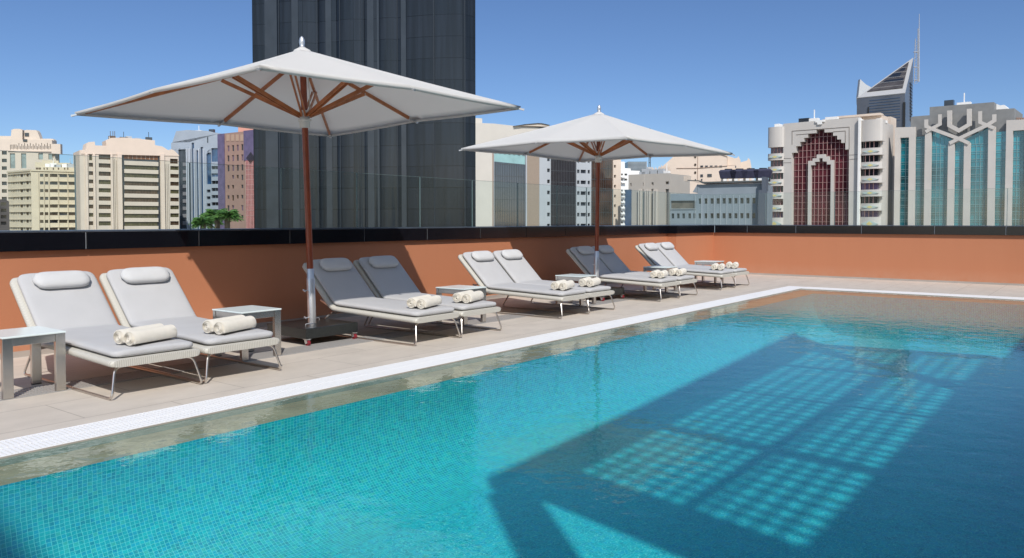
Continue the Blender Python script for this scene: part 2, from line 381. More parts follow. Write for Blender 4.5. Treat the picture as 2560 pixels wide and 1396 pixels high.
# ---------------------------------------------------------------- parapet walls
pw = empty('parapet_wall', (8, WY, 0)); tag(pw, 'long terracotta parapet wall with black stone coping behind the row of sun loungers', 'wall')
def P(mb, name, m, par, **k):
    o = mb.build(name, m, par, **k)
    o.matrix_parent_inverse = Matrix.Translation(par.location).inverted() if par.rotation_euler.z == 0 else par.matrix_basis.inverted()
    return o
XS = 16.74
P(MB().box((-6, WY, 0), (XS, WY+.3, 1.01)).box((XS, WY2, 0), (XR+.3, WY+.3, 1.01)), 'wall', terracotta, pw)
P(MB().box((-6, WY-.022, 0), (XS, WY, .055)).box((XS-.022, WY2-.022, 0), (XS, WY-.022, .055)).box((XS, WY2-.022, 0), (XR-.022, WY2, .055)), 'skirting', skirt_m, pw)
cj = [-5.0, -3.74, -2.5, -1.25, 0, 1.24, 2.48, 3.72, 4.96, 6.20, 7.44, 8.69, 9.94, 11.19, 12.44, 13.69, 14.88, 15.87, XS-.052]
for a, b in zip(cj[:-1], cj[1:]):
    P(MB().box((a+.006, WY-.055, 1.012), (b-.006, WY+.02, 1.19)), 'coping_panel', black_stone, pw, bevel=.003)
P(MB().box((XS-.050, WY2-.055, 1.012), (XS+.01, WY+.02, 1.19)), 'coping_panel', black_stone, pw, bevel=.003)
cj2 = [XS+.014, XS+.42, XS+1.25, XR-.057]
for a, b in zip(cj2[:-1], cj2[1:]):
    P(MB().box((a+.006, WY2-.055, 1.012), (b-.006, WY2+.02, 1.19)), 'coping_panel', black_stone, pw, bevel=.003)
P(MB().box((-6, WY-.05, 1.191), (XS-.04, WY+.55, 1.205)).box((XS-.038, WY2-.05, 1.191), (XR+.5, WY+.55, 1.205)), 'coping_top', ledge_stone, pw)
js = mat('pale_joint', (.30, .32, .34), .5)
P(MB().box((-6, WY-.045, 1.02), (XS-.06, WY+.01, 1.185)).box((XS-.03, WY2-.045, 1.02), (XR-.06, WY2+.01, 1.185)), 'joint_filler', js, pw)

ew = empty('parapet_wall', (XR, 4, 0)); tag(ew, 'terracotta parapet wall with black stone coping closing the far right end of the deck', 'wall')
P(MB().box((XR, -8, 0), (XR+.3, WY2, 1.01)), 'wall', terracotta, ew)
P(MB().box((XR-.022, -8, 0), (XR, WY2-.022, .04)), 'skirting', skirt_m, ew)
ej = [-7.9, -6.6, -5.3, -4.0, -2.7, -1.4, -.1, .5, 1.83, 3.12, 4.58, 6.03, 7.20, WY2-.057]
for a, b in zip(ej[:-1], ej[1:]):
    P(MB().box((XR-.055, a+.006, 1.012), (XR+.02, b-.006, 1.19)), 'coping_panel', black_stone, ew, bevel=.003)
P(MB().box((XR-.045, -7.9, 1.02), (XR+.01, WY2-.06, 1.185)), 'joint_filler', js, ew)
P(MB().box((XR-.05, -8, 1.191), (XR+.5, WY2-.052, 1.205)), 'coping_top', ledge_stone, ew)

gb = empty('glass_balustrade', (8, WY+.1, 1.2)); tag(gb, 'long frameless glass balustrade standing on the black coping of the long wall', 'glass railing')
gj = [-5, -3.75, -2.5, -1.25, 0, 1.23, 2.46, 3.69, 4.94, 6.18, 7.43, 8.68, 9.90, 11.13, 12.36, 13.4, 14.43, 15.75, 17.07, 18.88]
gp = mat('glass_edge', (.13, .18, .18), .25)
for a, b in zip(gj[:-1], gj[1:]):
    p = P(MB().box((a+.008, WY+.085, 1.206), (b-.008, WY+.097, 1.965)), 'glass_panel', bal_glass, gb)
    e = MB().box((a+.0085, WY+.0845, 1.9655), (b-.0085, WY+.0975, 1.969)).build('edge', gp, p)
for x in gj[1:-1]:
    P(MB().box((x-.004, WY+.084, 1.206), (x+.004, WY+.098, 1.966)), 'joint', gp, gb)
gb2 = empty('glass_balustrade', (XR+.1, 4, 1.2)); tag(gb2, 'frameless glass balustrade standing on the coping of the far end wall', 'glass railing')
gj2 = [-7.9, -6.2, -4.5, -2.8, -1.3, .25, 1.83, 3.5, 5.2, 6.8, WY+.08]
for a, b in zip(gj2[:-1], gj2[1:]):
    p = P(MB().box((XR+.085, a+.008, 1.206), (XR+.097, b-.008, 1.965)), 'glass_panel', bal_glass, gb2)
    e = MB().box((XR+.0845, a+.0085, 1.9655), (XR+.0975, b-.0085, 1.969)).build('edge', gp, p)
for x in gj2[1:-1]:
    P(MB().box((XR+.083, x-.0055, 1.206), (XR+.099, x+.0055, 1.966)), 'joint', gp, gb2)

# ---------------------------------------------------------------- sun loungers
LW = .72
prof_pts = [(0, 0), (.10, 0)]    # (y from the foot end, z above the frame's underside) -> built below
def lounger_profile():
    """centre line of the frame in (y, z): flat part, rounded bend, raised back"""
    pts = [(0.0, .262), (1.26, .300)]
    L = []
    n = 14
    for i in range(n+1):
        t = i/n; L.append((pts[0][0]+(pts[1][0]-pts[0][0])*t, pts[0][1]+(pts[1][1]-pts[0][1])*t))
    a0 = math.atan2(.038, 1.26); a1 = math.radians(44); R = .16; y, z = L[-1]
    m = 8; a = a0
    for i in range(m):
        a = a0+(a1-a0)*(i+.5)/m; st = R*(a1-a0)/m; y += math.cos(a)*st; z += math.sin(a)*st; L.append((y, z))
    k = 9
    for i in range(k):
        y += math.cos(a1)*.66/k; z += math.sin(a1)*.66/k; L.append((y, z))
    return L
PROF = lounger_profile()
def cumlen(L):
    s = [0]
    for a, b in zip(L[:-1], L[1:]): s.append(s[-1]+math.dist(a, b))
    return s
CL = cumlen(PROF)
def on_prof(s):
    s = max(0, min(CL[-1]-1e-6, s))
    for i in range(len(CL)-1):
        if CL[i+1] >= s:
            t = (s-CL[i])/(CL[i+1]-CL[i]); a, b = PROF[i], PROF[i+1]
            y = a[0]+(b[0]-a[0])*t; z = a[1]+(b[1]-a[1])*t
            ia, ib = max(i-1, 0), min(i+2, len(PROF)-1)
            dx, dz = PROF[ib][0]-PROF[ia][0], PROF[ib][1]-PROF[ia][1]; l = math.hypot(dx, dz)
            return y, z, -dz/l, dx/l
def slab(w, t, s0, s1, off, corner, n=20, puff=0., exp=4., crease=None):
    """soft slab lofted along the lounger profile"""
    ss = []
    for k in range(7): ss.append(s0+corner*(1-math.cos(k/6*PI/2)))
    m = 34
    for k in range(1, m): ss.append(s0+corner+(s1-s0-2*corner)*k/m)
    for k in range(7): ss.append(s1-corner*(1-math.cos((6-k)/6*PI/2)))
    rings = []
    for s in ss:
        e = min(s-s0, s1-s)
        hw = w/2-(corner-math.sqrt(max(0, corner**2-(corner-e)**2)) if e < corner else 0)
        er = t*.5
        ht = t/2*(math.sqrt(max(.02, 1-(1-e/er)**2)) if e < er else 1)
        if crease and abs(s-crease) < .05: ht *= 1-.22*(1-abs(s-crease)/.05)
        y, z, nx, nz = on_prof(s); r = []
        for k in range(n):
            a = 2*PI*k/n; ca, sa = math.cos(a), math.sin(a)
            px = hw*math.copysign(abs(ca)**(2/exp*.5), ca); q = math.copysign(abs(sa)**(2/exp), sa)
            o = off+ht*q+(puff*(1-(px/hw)**4) if sa > 0 else 0)
            r.append((px, y+nx*o, z+nz*o))
        rings.append(r)
    return rings
def make_lounger():
    root = empty('sun_lounger', (0, 0, 0))
    MB().loft(slab(LW, .062, -.02, CL[-1], 0, .07)).build('wicker_frame', wicker, root, smooth=True, auto=60)
    MB().loft(slab(LW-.075, .05, .02, CL[-1]-.02, .060, .075, puff=.010, crease=CL[15]+.03)).build('cushion', cushion_m, root, smooth=True, auto=60)
    # pillow
    rings = []
    sc = CL[-1]-.16; y, z, nx, nz = on_prof(sc); ty, tz = nz, -nx
    n = 18
    for i in range(15):
        t = -1+2*i/14; X = t*.235; f = max(.04, 1-abs(t)**6)**.5
        r = []
        for k in range(n):
            a = 2*PI*k/n; ca, sa = math.cos(a), math.sin(a)
            p = .092*f*math.copysign(abs(ca)**.7, ca); q = .043*f*math.copysign(abs(sa)**.85, sa)+.128
            r.append((X, y+nx*q+ty*p, z+nz*q+tz*p))
        rings.append(r)
    MB().loft(rings).build('pillow', pillow_m, root, smooth=True, auto=70)
    for s in (-1, 1):
        x0, x1 = s*(LW/2-.055), s*(LW/2-.005)
        pts = [(s*.16, .085, .235), (x0, .05, .228), (x1, -.005, .012), (x1, 1.55, .012), (s*(LW/2-.02), 1.40, .225), (s*.2, 1.40, .242)]
        MB().tube(pts, .0095, 8, round_=.05).build('sled_leg', tube_steel, root, smooth=True)
    MB().tube([(-.28, 1.40, .245), (.28, 1.40, .245)], .009, 8).build('cross_bar', tube_steel, root, smooth=True)
    MB().bar((-.25, 1.36, .27), (-.25, 1.62, .38), .012, .02).bar((.25, 1.36, .27), (.25, 1.62, .38), .012, .02).tube([(-.26, 1.60, .372), (.26, 1.60, .372)], .008, 8).build('back_support', tube_steel, root)
    return root
def make_towel():
    pts = []; turns = 3.6; n = 70
    for i in range(n+1):
        t = i/n; a = t*turns*2*PI; r = .008+.051*t
        pts.append((r*math.cos(a), r*math.sin(a)))
    th = .0095; mb = MB(); sect = []
    out, inn = [], []
    for i, (a, b) in enumerate(pts):
        l = math.hypot(a, b); out.append((a*(1+th/2/l), b*(1+th/2/l))); inn.append((a*(1-th/2/l), b*(1-th/2/l)))
    loop = out+inn[::-1]
    rings = []
    random.seed(3)
    for j, x in enumerate((-.21, -.204, -.15, -.08, 0, .08, .15, .204, .21)):
        sh = .93 if j in (0, 8) else 1
        rings.append([(x+.006*math.sin(k*.37)*(j in (0, 8)), p[0]*sh, p[1]*sh+.0625) for k, p in enumerate(loop)])
    N = len(loop); vs = [p for r in rings for p in r]
    fs = [(i*N+k, i*N+(k+1) % N, (i+1)*N+(k+1) % N, (i+1)*N+k) for i in range(8) for k in range(N)]
    h = len(out)
    for base in (0, 8*N):
        for k in range(h-1): fs.append((base+k, base+k+1, base+N-2-k, base+N-1-k))
    mb.add(vs, fs)
    return mb.build('rolled_towel', towel_m, smooth=True, auto=50)

L0 = make_lounger(); T0 = make_towel()
pairs = [(2.74, 3.485, 5.75), (5.87, 6.60, 5.77), (8.67, 9.345, 5.83), (11.52, 12.215, 5.83), (14.13, 14.82, 5.90)]
where = ['of the nearest sunlit pair', 'of the pair under the near umbrella', 'of the middle sunlit pair',
         'of the pair under the far umbrella', 'of the farthest pair near the corner']
which = ['left', 'right']
first = True
for i, (xa, xb, y) in enumerate(pairs):
    for j, x in enumerate((xa, xb)):
        o = L0 if first else copy_tree(L0)
        o.location = (x+LW/2, y+(.0, .0)[j], 0); o.rotation_euler.z = math.radians(random.uniform(-.9, .9))
        tag(o, '%s grey cushioned sun lounger %s along the wall' % (which[j], where[i]), 'sun lounger', 'grey cushioned sun loungers in pairs along the terracotta wall')
        for k, (dx, dy, nm) in enumerate(((.0, .155, 'poolside'), (.055, .27, 'wall-side'))):
            t = T0 if (first and k == 0) else T0.copy()
            if t is not T0: SC.collection.objects.link(t)
            zz = .262+.030*(dy)+.060+.025+.004
            t.location = (x+LW/2+.035+dx*.4-.05*k+random.uniform(-.01, .01), y+dy+.02, zz); t.rotation_euler = (random.uniform(0, 6.28) if False else 0, 0, math.radians(17+random.uniform(-3, 3)))
            tag(t, '%s towel roll on the %s lounger %s' % (nm, which[j], where[i]), 'towel', 'cream rolled towels lying on the loungers')
        first = False

# ---------------------------------------------------------------- side tables
def make_table():
    r = empty('side_table', (0, 0, 0)); w, dp, h = .44, .48, .46
    MB().box((-w/2, -dp/2, h-.014), (w/2, dp/2, h)).build('glass_top', table_glass, r, bevel=.003)
    MB().box((-w/2+.075, -dp/2+.012, h-.075), (w/2-.075, -dp/2+.04, h-.016)).box((-w/2+.075, dp/2-.04, h-.075), (w/2-.075, dp/2-.012, h-.016)).box(
        (-w/2+.012, -dp/2+.042, h-.075), (-w/2+.04, dp/2-.042, h-.016)).box((w/2-.04, -dp/2+.042, h-.075), (w/2-.012, dp/2-.042, h-.016)).build('apron', steel, r, bevel=.002)
    for sx in (-1, 1):
        for sy in (-1, 1):
            xa = sx*(w/2-.004); xb = sx*(w/2-.074); ya = sy*(dp/2-.005); yb = sy*(dp/2-.041)
            l = MB().box((min(xa, xb), min(ya, yb), .008), (max(xa, xb), max(ya, yb), h-.0155)).build('leg', steel, r, bevel=.002)
            MB().box((min(xa, xb)+.002, min(ya, yb)+.002, 0), (max(xa, xb)-.002, max(ya, yb)-.002, .0078)).build('foot_pad', rubber, l)
    return r
TB = make_table()
tabs = [(2.49, 6.62, 'nearest steel side table with frosted glass top, cut by the left edge of the photo'),
        (4.46, 6.63, 'steel and frosted glass side table between the nearest loungers and the near umbrella'),
        (7.61, 6.66, 'steel and frosted glass side table between the umbrella shaded pair and the middle pair'),
        (10.36, 6.70, 'steel and frosted glass side table just left of the far umbrella pole'),
        (13.25, 6.72, 'steel and frosted glass side table between the last two pairs of loungers'),
        (15.75, 6.85, 'farthest steel and frosted glass side table, standing nearest the corner of the wall')]
for i, (x, y, lb) in enumerate(tabs):
    o = TB if i == 0 else copy_tree(TB)
    o.location = (x, y, 0); tag(o, lb, 'side table', 'steel side tables with frosted glass tops')

# ---------------------------------------------------------------- umbrellas
def make_umbrella():
    root = empty('patio_umbrella', (0, 0, 0))
    a = 1.645; ze, zm, za, zh = 2.492, 2.522, 3.13, 2.40
    def edge(k, t):
        """k = 0..7 sectors; returns the point on the eaves"""
        cs = [(-1,-1),(0,-1),(1,-1),(1,0),(1,1),(0,1),(-1,1),(-1,0)]
        p, q = cs[k], cs[(k+1) % 8]; zp = ze if k % 2 == 0 else zm; zq = zm if k % 2 == 0 else ze
        s = 4*t*(1-t)
        x = p[0]+(q[0]-p[0])*t; y = p[1]+(q[1]-p[1])*t; z = zp+(zq-zp)*t
        inn = 1-.004*s
        return x*a*inn, y*a*inn, z-.004*s
    NR, NT = 12, 8
    mb = MB()
    for k in range(8):
        vs = []; fs = []
        for i in range(NR+1):
            r = .03+(1-.03)*i/NR
            for j in range(NT+1):
                t = j/NT; ex, ey, ez = edge(k, t)
                z = za-(za-ez)*r
                z -= .022*math.sin(PI*t)*r*(1-.7*r)+.012*math.sin(PI*r)
                vs.append((ex*r, ey*r, z))
        for i in range(NR):
            for j in range(NT): q = i*(NT+1)+j; fs.append((q, q+1, q+NT+2, q+NT+1))
        mb.add(vs, fs)
        # hem
        hv = []; hf = []
        for j in range(NT+1):
            ex, ey, ez = edge(k, j/NT); zz = ez-.0035*math.sin(PI*j/NT)
            hv += [(ex, ey, zz), (ex*.992, ey*.992, zz-.035)]
        for j in range(NT): hf.append((2*j, 2*j+2, 2*j+3, 2*j+1))
        mb.add(hv, hf)
    cp = mb.build('canopy', canvas, root)
    bm = bmesh.new(); bm.from_mesh(cp.data); bmesh.ops.remove_doubles(bm, verts=bm.verts, dist=.0008)
    bmesh.ops.recalc_face_normals(bm, faces=bm.faces)
    for f in bm.faces: f.smooth = True
    for e in bm.edges:
        if len(e.link_faces) == 2 and e.calc_face_angle(0) > math.radians(9): e.smooth = False
    bm.to_mesh(cp.data); bm.free()
    sm = cp.modifiers.new('thickness', 'SOLIDIFY'); sm.thickness = .003; sm.offset = 0
    MB().lathe([(.10, -.035), (.085, -.01), (.045, .012), (.03, .02)], (0, 0, za-.005)).build('top_cap', canvas, cp, smooth=True)
    MB().tube([(0, 0, .70), (0, 0, za-.03)], .034, 16).build('pole', pole_wood, root, smooth=True)
    sl = MB().lathe([(.060, 0), (.060, .012), (.044, .02), (.044, .50), (.042, .505), (.038, .51), (.038, .60), (.035, .605)], (0, 0, .185)).build('pole_sleeve', alu, root, smooth=True)
    for z in (.27, .56):
        kn = MB().tube([(-.045, 0, z), (-.085, 0, z)], .006, 8).tube([(-.085, -.018, z-.008), (-.085, .018, z+.008)], .009, 8).build('clamp_knob', alu, sl, smooth=True)
    MB().lathe([(.03, 0), (.036, .012), (.026, .022), (.024, .03), (.031, .06), (.030, .085), (.02, .115), (.004, .13)], (0, 0, za+.005)).build('finial', alu, root, smooth=True)
    hb = MB().lathe([(.036, -.11), (.055, -.105), (.056, -.045), (.07, -.035), (.07, -.015), (.052, -.01), (.052, .07), (.036, .08)], (0, 0, zh)).build('hub', hub_m, root, smooth=True)
    MB().lathe([(.036, -.16), (.058, -.15), (.058, -.09), (.036, -.08)], (0, 0, za-.02)).build('top_hub', hub_m, root, smooth=True)
    cs = [(-1,-1),(0,-1),(1,-1),(1,0),(1,1),(0,1),(-1,1),(-1,0)]
    for k, (cx, cy) in enumerate(cs):
        corner = k % 2 == 0; e = Vector((cx*a, cy*a, (ze if corner else zm)-.03)); top = Vector((0, 0, za-.10))
        h = Vector((cx, cy, 0)).normalized(); dv = (e-top).normalized(); ln = (e-top).length
        p0 = top+h*.05; tipl = ln*(.955 if corner else .93)
        rb = MB().bar(p0, top+dv*tipl, .024, .036).build('rib', wood_m, root)
        MB().bar(top+dv*(tipl-.03), top+dv*(ln+.035), .022, .018).build('rib_tip', alu, rb)
        fr = .50 if not corner else .36
        J = top+dv*(ln*fr)-Vector((0, 0, .022)); sdir = h.cross(Vector((0, 0, 1)))
        st = MB()
        for s in (-1, 1): st.bar(Vector((0, 0, zh+.02))+h*.06+sdir*s*.018, J+sdir*s*.024, .014, .036)
        o = st.build('strut', wood_m, root)
        MB().tube([J-sdir*.038, J+sdir*.038], .006, 8).build('pivot_bolt', alu, o)
    MB().tube([(.028, -.04, zh+.02), (.04, -.045, zh+.25), (.03, -.04, zh+.48)], .004, 6).tube([(.05, -.03, zh+.02), (.045, -.04, zh+.22), (.035, -.04, zh+.5)], .004, 6).build('pull_cord', mat('pale_cord', (.6, .55, .48), .8), root)
    # weighted base on casters
    bs = MB().box((-.345, -.345, .075), (.345, .345, .185)).build('base', base_m, root, bevel=.006)
    for sx, sy in ((-.17, -.17), (.17, .17)):
        MB().tube([(sx-.05, sy, .185), (sx-.05, sy, .207), (sx+.05, sy, .207), (sx+.05, sy, .185)], .005, 8, round_=.012).build('handle', alu, bs, smooth=True)
    for sx in (-1, 1):
        for sy in (-1, 1):
            c = MB().box((sx*.31-.026, sy*.31-.034, .066), (sx*.31+.026, sy*.31+.034, .0745)).bar((sx*.31-.02, sy*.31, .068), (sx*.31-.02, sy*.31-.016, .026), .004, .036).bar(
                (sx*.31+.02, sy*.31, .068), (sx*.31+.02, sy*.31-.016, .026), .004, .036).build('caster', alu, bs)
            MB().tube([(sx*.31-.014, sy*.31-.016, .0305), (sx*.31+.014, sy*.31-.016, .0305)], .030, 16).build('wheel', red_m, c, smooth=True)
    return root
def M_umb(o, x, y, ax, ay, yw, sc):
    Rz = Matrix.Rotation(yw, 4, 'Z'); Rx = Matrix.Rotation(ax, 4, 'X'); Ry = Matrix.Rotation(ay, 4, 'Y')
    o.matrix_world = Matrix.Translation((x*sc, y*sc, EYE*(1-sc))) @ Ry @ Rx @ Rz @ Matrix.Scale(sc, 4)
    mw = Matrix.Translation((x*sc, y*sc, EYE*(1-sc))) @ Ry @ Rx @ Rz @ Matrix.Scale(sc, 4)
    for c in [c for c in bpy.data.objects if c.parent == o and c.name.startswith('base')]:   # the base stays flat on the deck whatever the pole's lean
        c.matrix_local = mw.inverted() @ Matrix.Translation((x*sc, y*sc, 0)) @ Matrix.Rotation(-.02, 4, 'Z')
U1 = make_umbrella(); U2 = copy_tree(U1)
M_umb(U1, 5.42, 6.86, -.025, -.015, -.022, 1.02)
M_umb(U2, 11.58, 7.08, .013, .003, -.07, .98)
tag(U1, 'large off-white square umbrella nearest the camera on a wooden pole and black wheeled base', 'umbrella', 'square off-white canvas umbrellas')
tag(U2, 'square off-white canvas umbrella farther along the deck, its pole rising behind the fourth side table', 'umbrella', 'square off-white canvas umbrellas')

# ---------------------------------------------------------------- building behind the photographer: only its shade falls in the picture
def shade_from(x, y, z, H):
    """where something at height H must stand to throw its shade on (x, y, z)"""
    t = (H-z)/(-SUNV.z); return x-SUNV.x*t, y-SUNV.y*t
Hp = 5.0
hot = mat('sand_render', (.5, .42, .34), .8, var=.1); whitep = mat('white_pergola_paint', (.75, .73, .7), .5)
xb, yb = shade_from(4.0, 1.28, Zf, Hp)
hb = empty('hotel_building', (6, -7, 0)); tag(hb, 'sand coloured hotel block behind the pool deck throwing its shade on the near water', 'building')
P(MB().box((xb, yb-8, 0), (24, yb, Hp)), 'wall', hot, hb)
P(MB().box((xb-.1, yb-8, Hp+.001), (24.1, yb, Hp+.12)), 'roof_slab', whitep, hb)
xt, yt = shade_from(1.65, 4.5, -.32, 10)
P(MB().box((xt-10, yt-8, 0), (xt, yt+.6, 10)), 'stair_tower', hot, hb)
for i in range(7): P(MB().box((xb+1+i*2.9, yb+.001, .02), (xb+2.9+i*2.9, yb+.03, 2.4)), 'window', mat('hotel_glass', (.03, .04, .05), .1), hb)

pg = empty('pergola', (6, -1.5, 0)); tag(pg, 'tall white slatted pergola beside the pool, its lattice shade lying on the pool floor', 'pergola')
def sh(x, y): return Vector((*shade_from(x, y, Zf, Hp), Hp))
c00, c10, c11, c01 = sh(4.70, 1.45), sh(14.1, 1.45), sh(13.6, 4.25), sh(5.25, 3.78)
up = Vector((0, 0, 1))
P(MB().bar(c01-Vector((.4, 0, 0)), c11, .34, .26), 'beam', whitep, pg); P(MB().bar(c00, c10, .16, .16), 'beam', whitep, pg)
P(MB().bar(c00, c01, .60, .2), 'beam', whitep, pg); P(MB().bar(c10, c11, .25, .29), 'beam', whitep, pg)
for t in (.44,):
    P(MB().bar(c00.lerp(c01, t), c10.lerp(c11, t*.9), .10, .08), 'beam', whitep, pg)
for k in range(1, 4):
    t = k/4; P(MB().bar(c00.lerp(c10, t), c01.lerp(c11, t), .08, .07), 'beam', whitep, pg)
sl = MB()
n = 46; random.seed(12)
for k in range(n):
    t = (k+.5+random.uniform(-.16, .16))/n; sl.bar(c00.lerp(c10, t)+up*.16, c01.lerp(c11, t)+up*.16, .05, .02)
for k in range(1, 13):
    t = k/13; sl.bar(c00.lerp(c01, t)+up*.185, c10.lerp(c11, t)+up*.185, .06, .02)
P(sl, 'slats', whitep, pg)
post = Vector((c01.x-.36, c01.y+.02, 0))
P(MB().box((post.x-.14, post.y-.14, -.3), (post.x+.14, post.y+.14, Hp-.16)), 'post', whitep, pg)
pp = c11; P(MB().box((pp.x-.12, pp.y-.12, -.3), (pp.x+.12, pp.y+.12, Hp-.16)), 'post', whitep, pg)

#CITY#
# ---------------------------------------------------------------- the city beyond the parapet
class Fac:
    """a vertical facade plane between two depths; turns pixels of the photo into metres on that plane"""
    def __init__(s, u0, D0, u1, D1):
        def G(u, D):
            d = ray(u, 553.); return CC[:2]+d[:2]*(D/float(d[:2] @ F0[:2]))
        s.o = G(u0, D0); e = G(u1, D1); s.t = (e-s.o)/np.linalg.norm(e-s.o); s.n = np.array([s.t[1], -s.t[0]])
        if s.n @ (CC[:2]-s.o) < 0: s.n = -s.n
        s.len = float(np.linalg.norm(e-s.o))
    def hit(s, u, v):
        if v >= 590: return s.hit(u, 560)[0], STREET
        d = ray(u, v); k = ((s.o-CC[:2]) @ s.n)/(d[:2] @ s.n); p = CC+d*k
        return float((p[:2]-s.o) @ s.t), float(p[2])
    def W(s, a, z, o=0.): q = s.o+s.t*a+s.n*o; return (float(q[0]), float(q[1]), z)
    def box(s, mb, a0, a1, z0, z1, o0, o1):
        vs = [s.W(a, z, o) for z in (z0, z1) for a, o in ((a0, o0), (a1, o0), (a1, o1), (a0, o1))]
        return mb.add(vs, [(3,2,1,0),(4,5,6,7),(0,1,5,4),(1,2,6,5),(2,3,7,6),(3,0,4,7)])
    def poly(s, mb, pts, o0, o1):
        n = len(pts); vs = [s.W(a, z, o0) for a, z in pts]+[s.W(a, z, o1) for a, z in pts]
        return mb.add(vs, [tuple(range(n)), tuple(range(n, 2*n))[::-1]]+[(i, (i+1) % n, n+(i+1) % n, n+i) for i in range(n)])
    def R(s, u0, v0, u1, v1):
        um, vm = (u0+u1)/2, min((v0+v1)/2, 560)
        return s.hit(u0, vm)[0], s.hit(u1, vm)[0], s.hit(um, v1)[1], s.hit(um, v0)[1]
    def pbox(s, mb, u0, v0, u1, v1, o0, o1):
        a0, a1, z0, z1 = s.R(u0, v0, u1, v1); return s.box(mb, a0, a1, z0, z1, o0, o1)
    def ppoly(s, mb, pts, o0, o1): return s.poly(mb, [s.hit(*p) for p in pts], o0, o1)
    def wall(s, mb, a0, a1, z0, z1, holes, dep):
        """wall sheet with real window openings and reveals; its edges run back to the depth"""
        e = 1e-4
        xs = sorted({a0, a1}|{h[0] for h in holes}|{h[1] for h in holes}); zs = sorted({z0, z1}|{h[2] for h in holes}|{h[3] for h in holes})
        xs = [x for x in xs if a0-e <= x <= a1+e]; zs = [z for z in zs if z0-e <= z <= z1+e]
        for i in range(len(xs)-1):
            for j in range(len(zs)-1):
                cx_, cz = (xs[i]+xs[i+1])/2, (zs[j]+zs[j+1])/2
                if any(h[0] < cx_ < h[1] and h[2] < cz < h[3] for h in holes): continue
                mb.add([s.W(xs[i], zs[j]), s.W(xs[i+1], zs[j]), s.W(xs[i+1], zs[j+1]), s.W(xs[i], zs[j+1])], [(0,1,2,3)])
        for h in list(holes)+[(a0, a1, z0, z1)]:
            c = [(h[0], h[2]), (h[1], h[2]), (h[1], h[3]), (h[0], h[3])]
            for k in range(4):
                p, q = c[k], c[(k+1) % 4]
                mb.add([s.W(*p, 0), s.W(*q, 0), s.W(*q, -dep), s.W(*p, -dep)], [(0,1,2,3)])
        return mb

def building(name, fac, label, cat):
    l = fac.W(fac.len/2, STREET, -5)
    return tag(empty(name, l), label, cat)
def bwin(fac, par, rects, mats, name='window', dep=.3, mull=0, mm=None, proud=.05, top=100):
    """window panes standing at the back of their openings; rects in metres on the facade"""
    rects = sorted(rects, key=lambda h: -(h[1]-h[0])*(h[3]-h[2]))
    for h in rects[:top]:
        m = random.choice(mats)
        o = P(fac.box(MB(), h[0]-.02, h[1]+.02, h[2]-.02, h[3]+.02, -dep-.05, -dep-.001), name, m, par)
        if mull:
            k = max(1, int((h[1]-h[0])/mull)); f = MB()
            for i in range(1, k):
                x = h[0]+(h[1]-h[0])*i/k; fac.box(f, x-.05, x+.05, h[2], h[3], -dep, -dep+proud)
            if k > 1: f.build('mullions', mm, o)
    if rects[top:]:
        f = MB()
        for h in rects[top:]: fac.box(f, h[0]-.02, h[1]+.02, h[2]-.02, h[3]+.02, -dep-.05, -dep-.001)
        tag(P(f, name+'s', mats[0], par), kind='stuff')

g_dark = mat('dark_window_glass', (.018, .020, .025), .08, var=.5, vscale=.5, spec=.8)
g_brown = mat('brown_window_glass', (.085, .055, .035), .15, var=.6, vscale=.8)
g_olive = mat('olive_window_glass', (.11, .10, .05), .2, var=.6, vscale=.8)
g_blue = mat('blue_window_glass', (.03, .085, .19), .06, var=.6, vscale=.3, spec=.9)
g_slate = mat('slate_window_glass', (.05, .06, .075), .1, var=.5, vscale=.4)
cream = mat('cream_render', (.60, .51, .42), .85, var=.08, vscale=.25)
cream2 = mat('yellow_cream_render', (.58, .50, .37), .85, var=.10, vscale=.3)
cream3 = mat('pink_cream_render', (.66, .54, .44), .85, var=.08, vscale=.2)
palew = mat('pale_stone_cladding', (.54, .50, .46), .7, var=.10, vscale=.25)
groove = mat('groove_shadow_gap', (.12, .09, .07), .9)

# 1 cream tower with slit arcade, far left
def q1(x, y): return (x/3.879, 300+y/3.879)
F = Fac(-60, 338, 150, 343); B = building('apartment_tower', F, 'tall cream apartment tower at far left with a row of dark slits under its roof', 'building')
def rs(f, q, x0, y0, x1, y1): a = q(x0, y0); b = q(x1, y1); return f.R(a[0], a[1], b[0], b[1])
def pp_(f, mb, q, pts, o0, o1): return f.ppoly(mb, [q(*p) for p in pts], o0, o1)
holes = [rs(F, q1, 18, 303+74*i, 66, 338+74*i) for i in range(8)]
gl = [rs(F, q1, x, 325, x+(50 if k < 2 else 45), 470 if k < 2 else 385) for k, x in enumerate((97, 205, 372, 470))]
a0, _, z0, _ = rs(F, q1, -240, 160, 0, 3000); _, a1, _, z1 = rs(F, q1, 0, 200, 505, 300)
sl_ = []
random.seed(5)
for i in range(30):
    x = 98+i*13.8; t = [235, 250, 225, 255][i % 4] if i > 4 else 240
    sl_.append(rs(F, q1, x, t, x+6, 290-(i*7 % 11)))
mb = MB(); F.wall(mb, a0, a1, STREET, rs(F, q1, 0, 188, 1, 200)[3], holes+gl+sl_, .5)
F.box(mb, a0, a1, STREET, rs(F, q1, 0, 188, 1, 200)[3]-.1, -5, -.6)
P(mb, 'wall', cream, B)
bwin(F, B, holes, [g_dark, g_slate], 'balcony_opening', .5); bwin(F, B, gl, [mat('teal_pane', (.30, .36, .35), .15, var=.4, vscale=.5)], 'window', .5)
bwin(F, B, sl_, [g_dark], 'slit_window', .5)
mb = MB(); pp_(F, mb, q1, [(-240,150),(95,155),(100,95),(125,85),(180,85),(205,95),(205,190),(-240,190)], -5, -1); P(mb, 'penthouse', cream, B)
mb = MB(); pp_(F, mb, q1, [(215,98),(235,92),(330,95),(345,115),(370,180),(370,190),(215,190)], -5, -2)
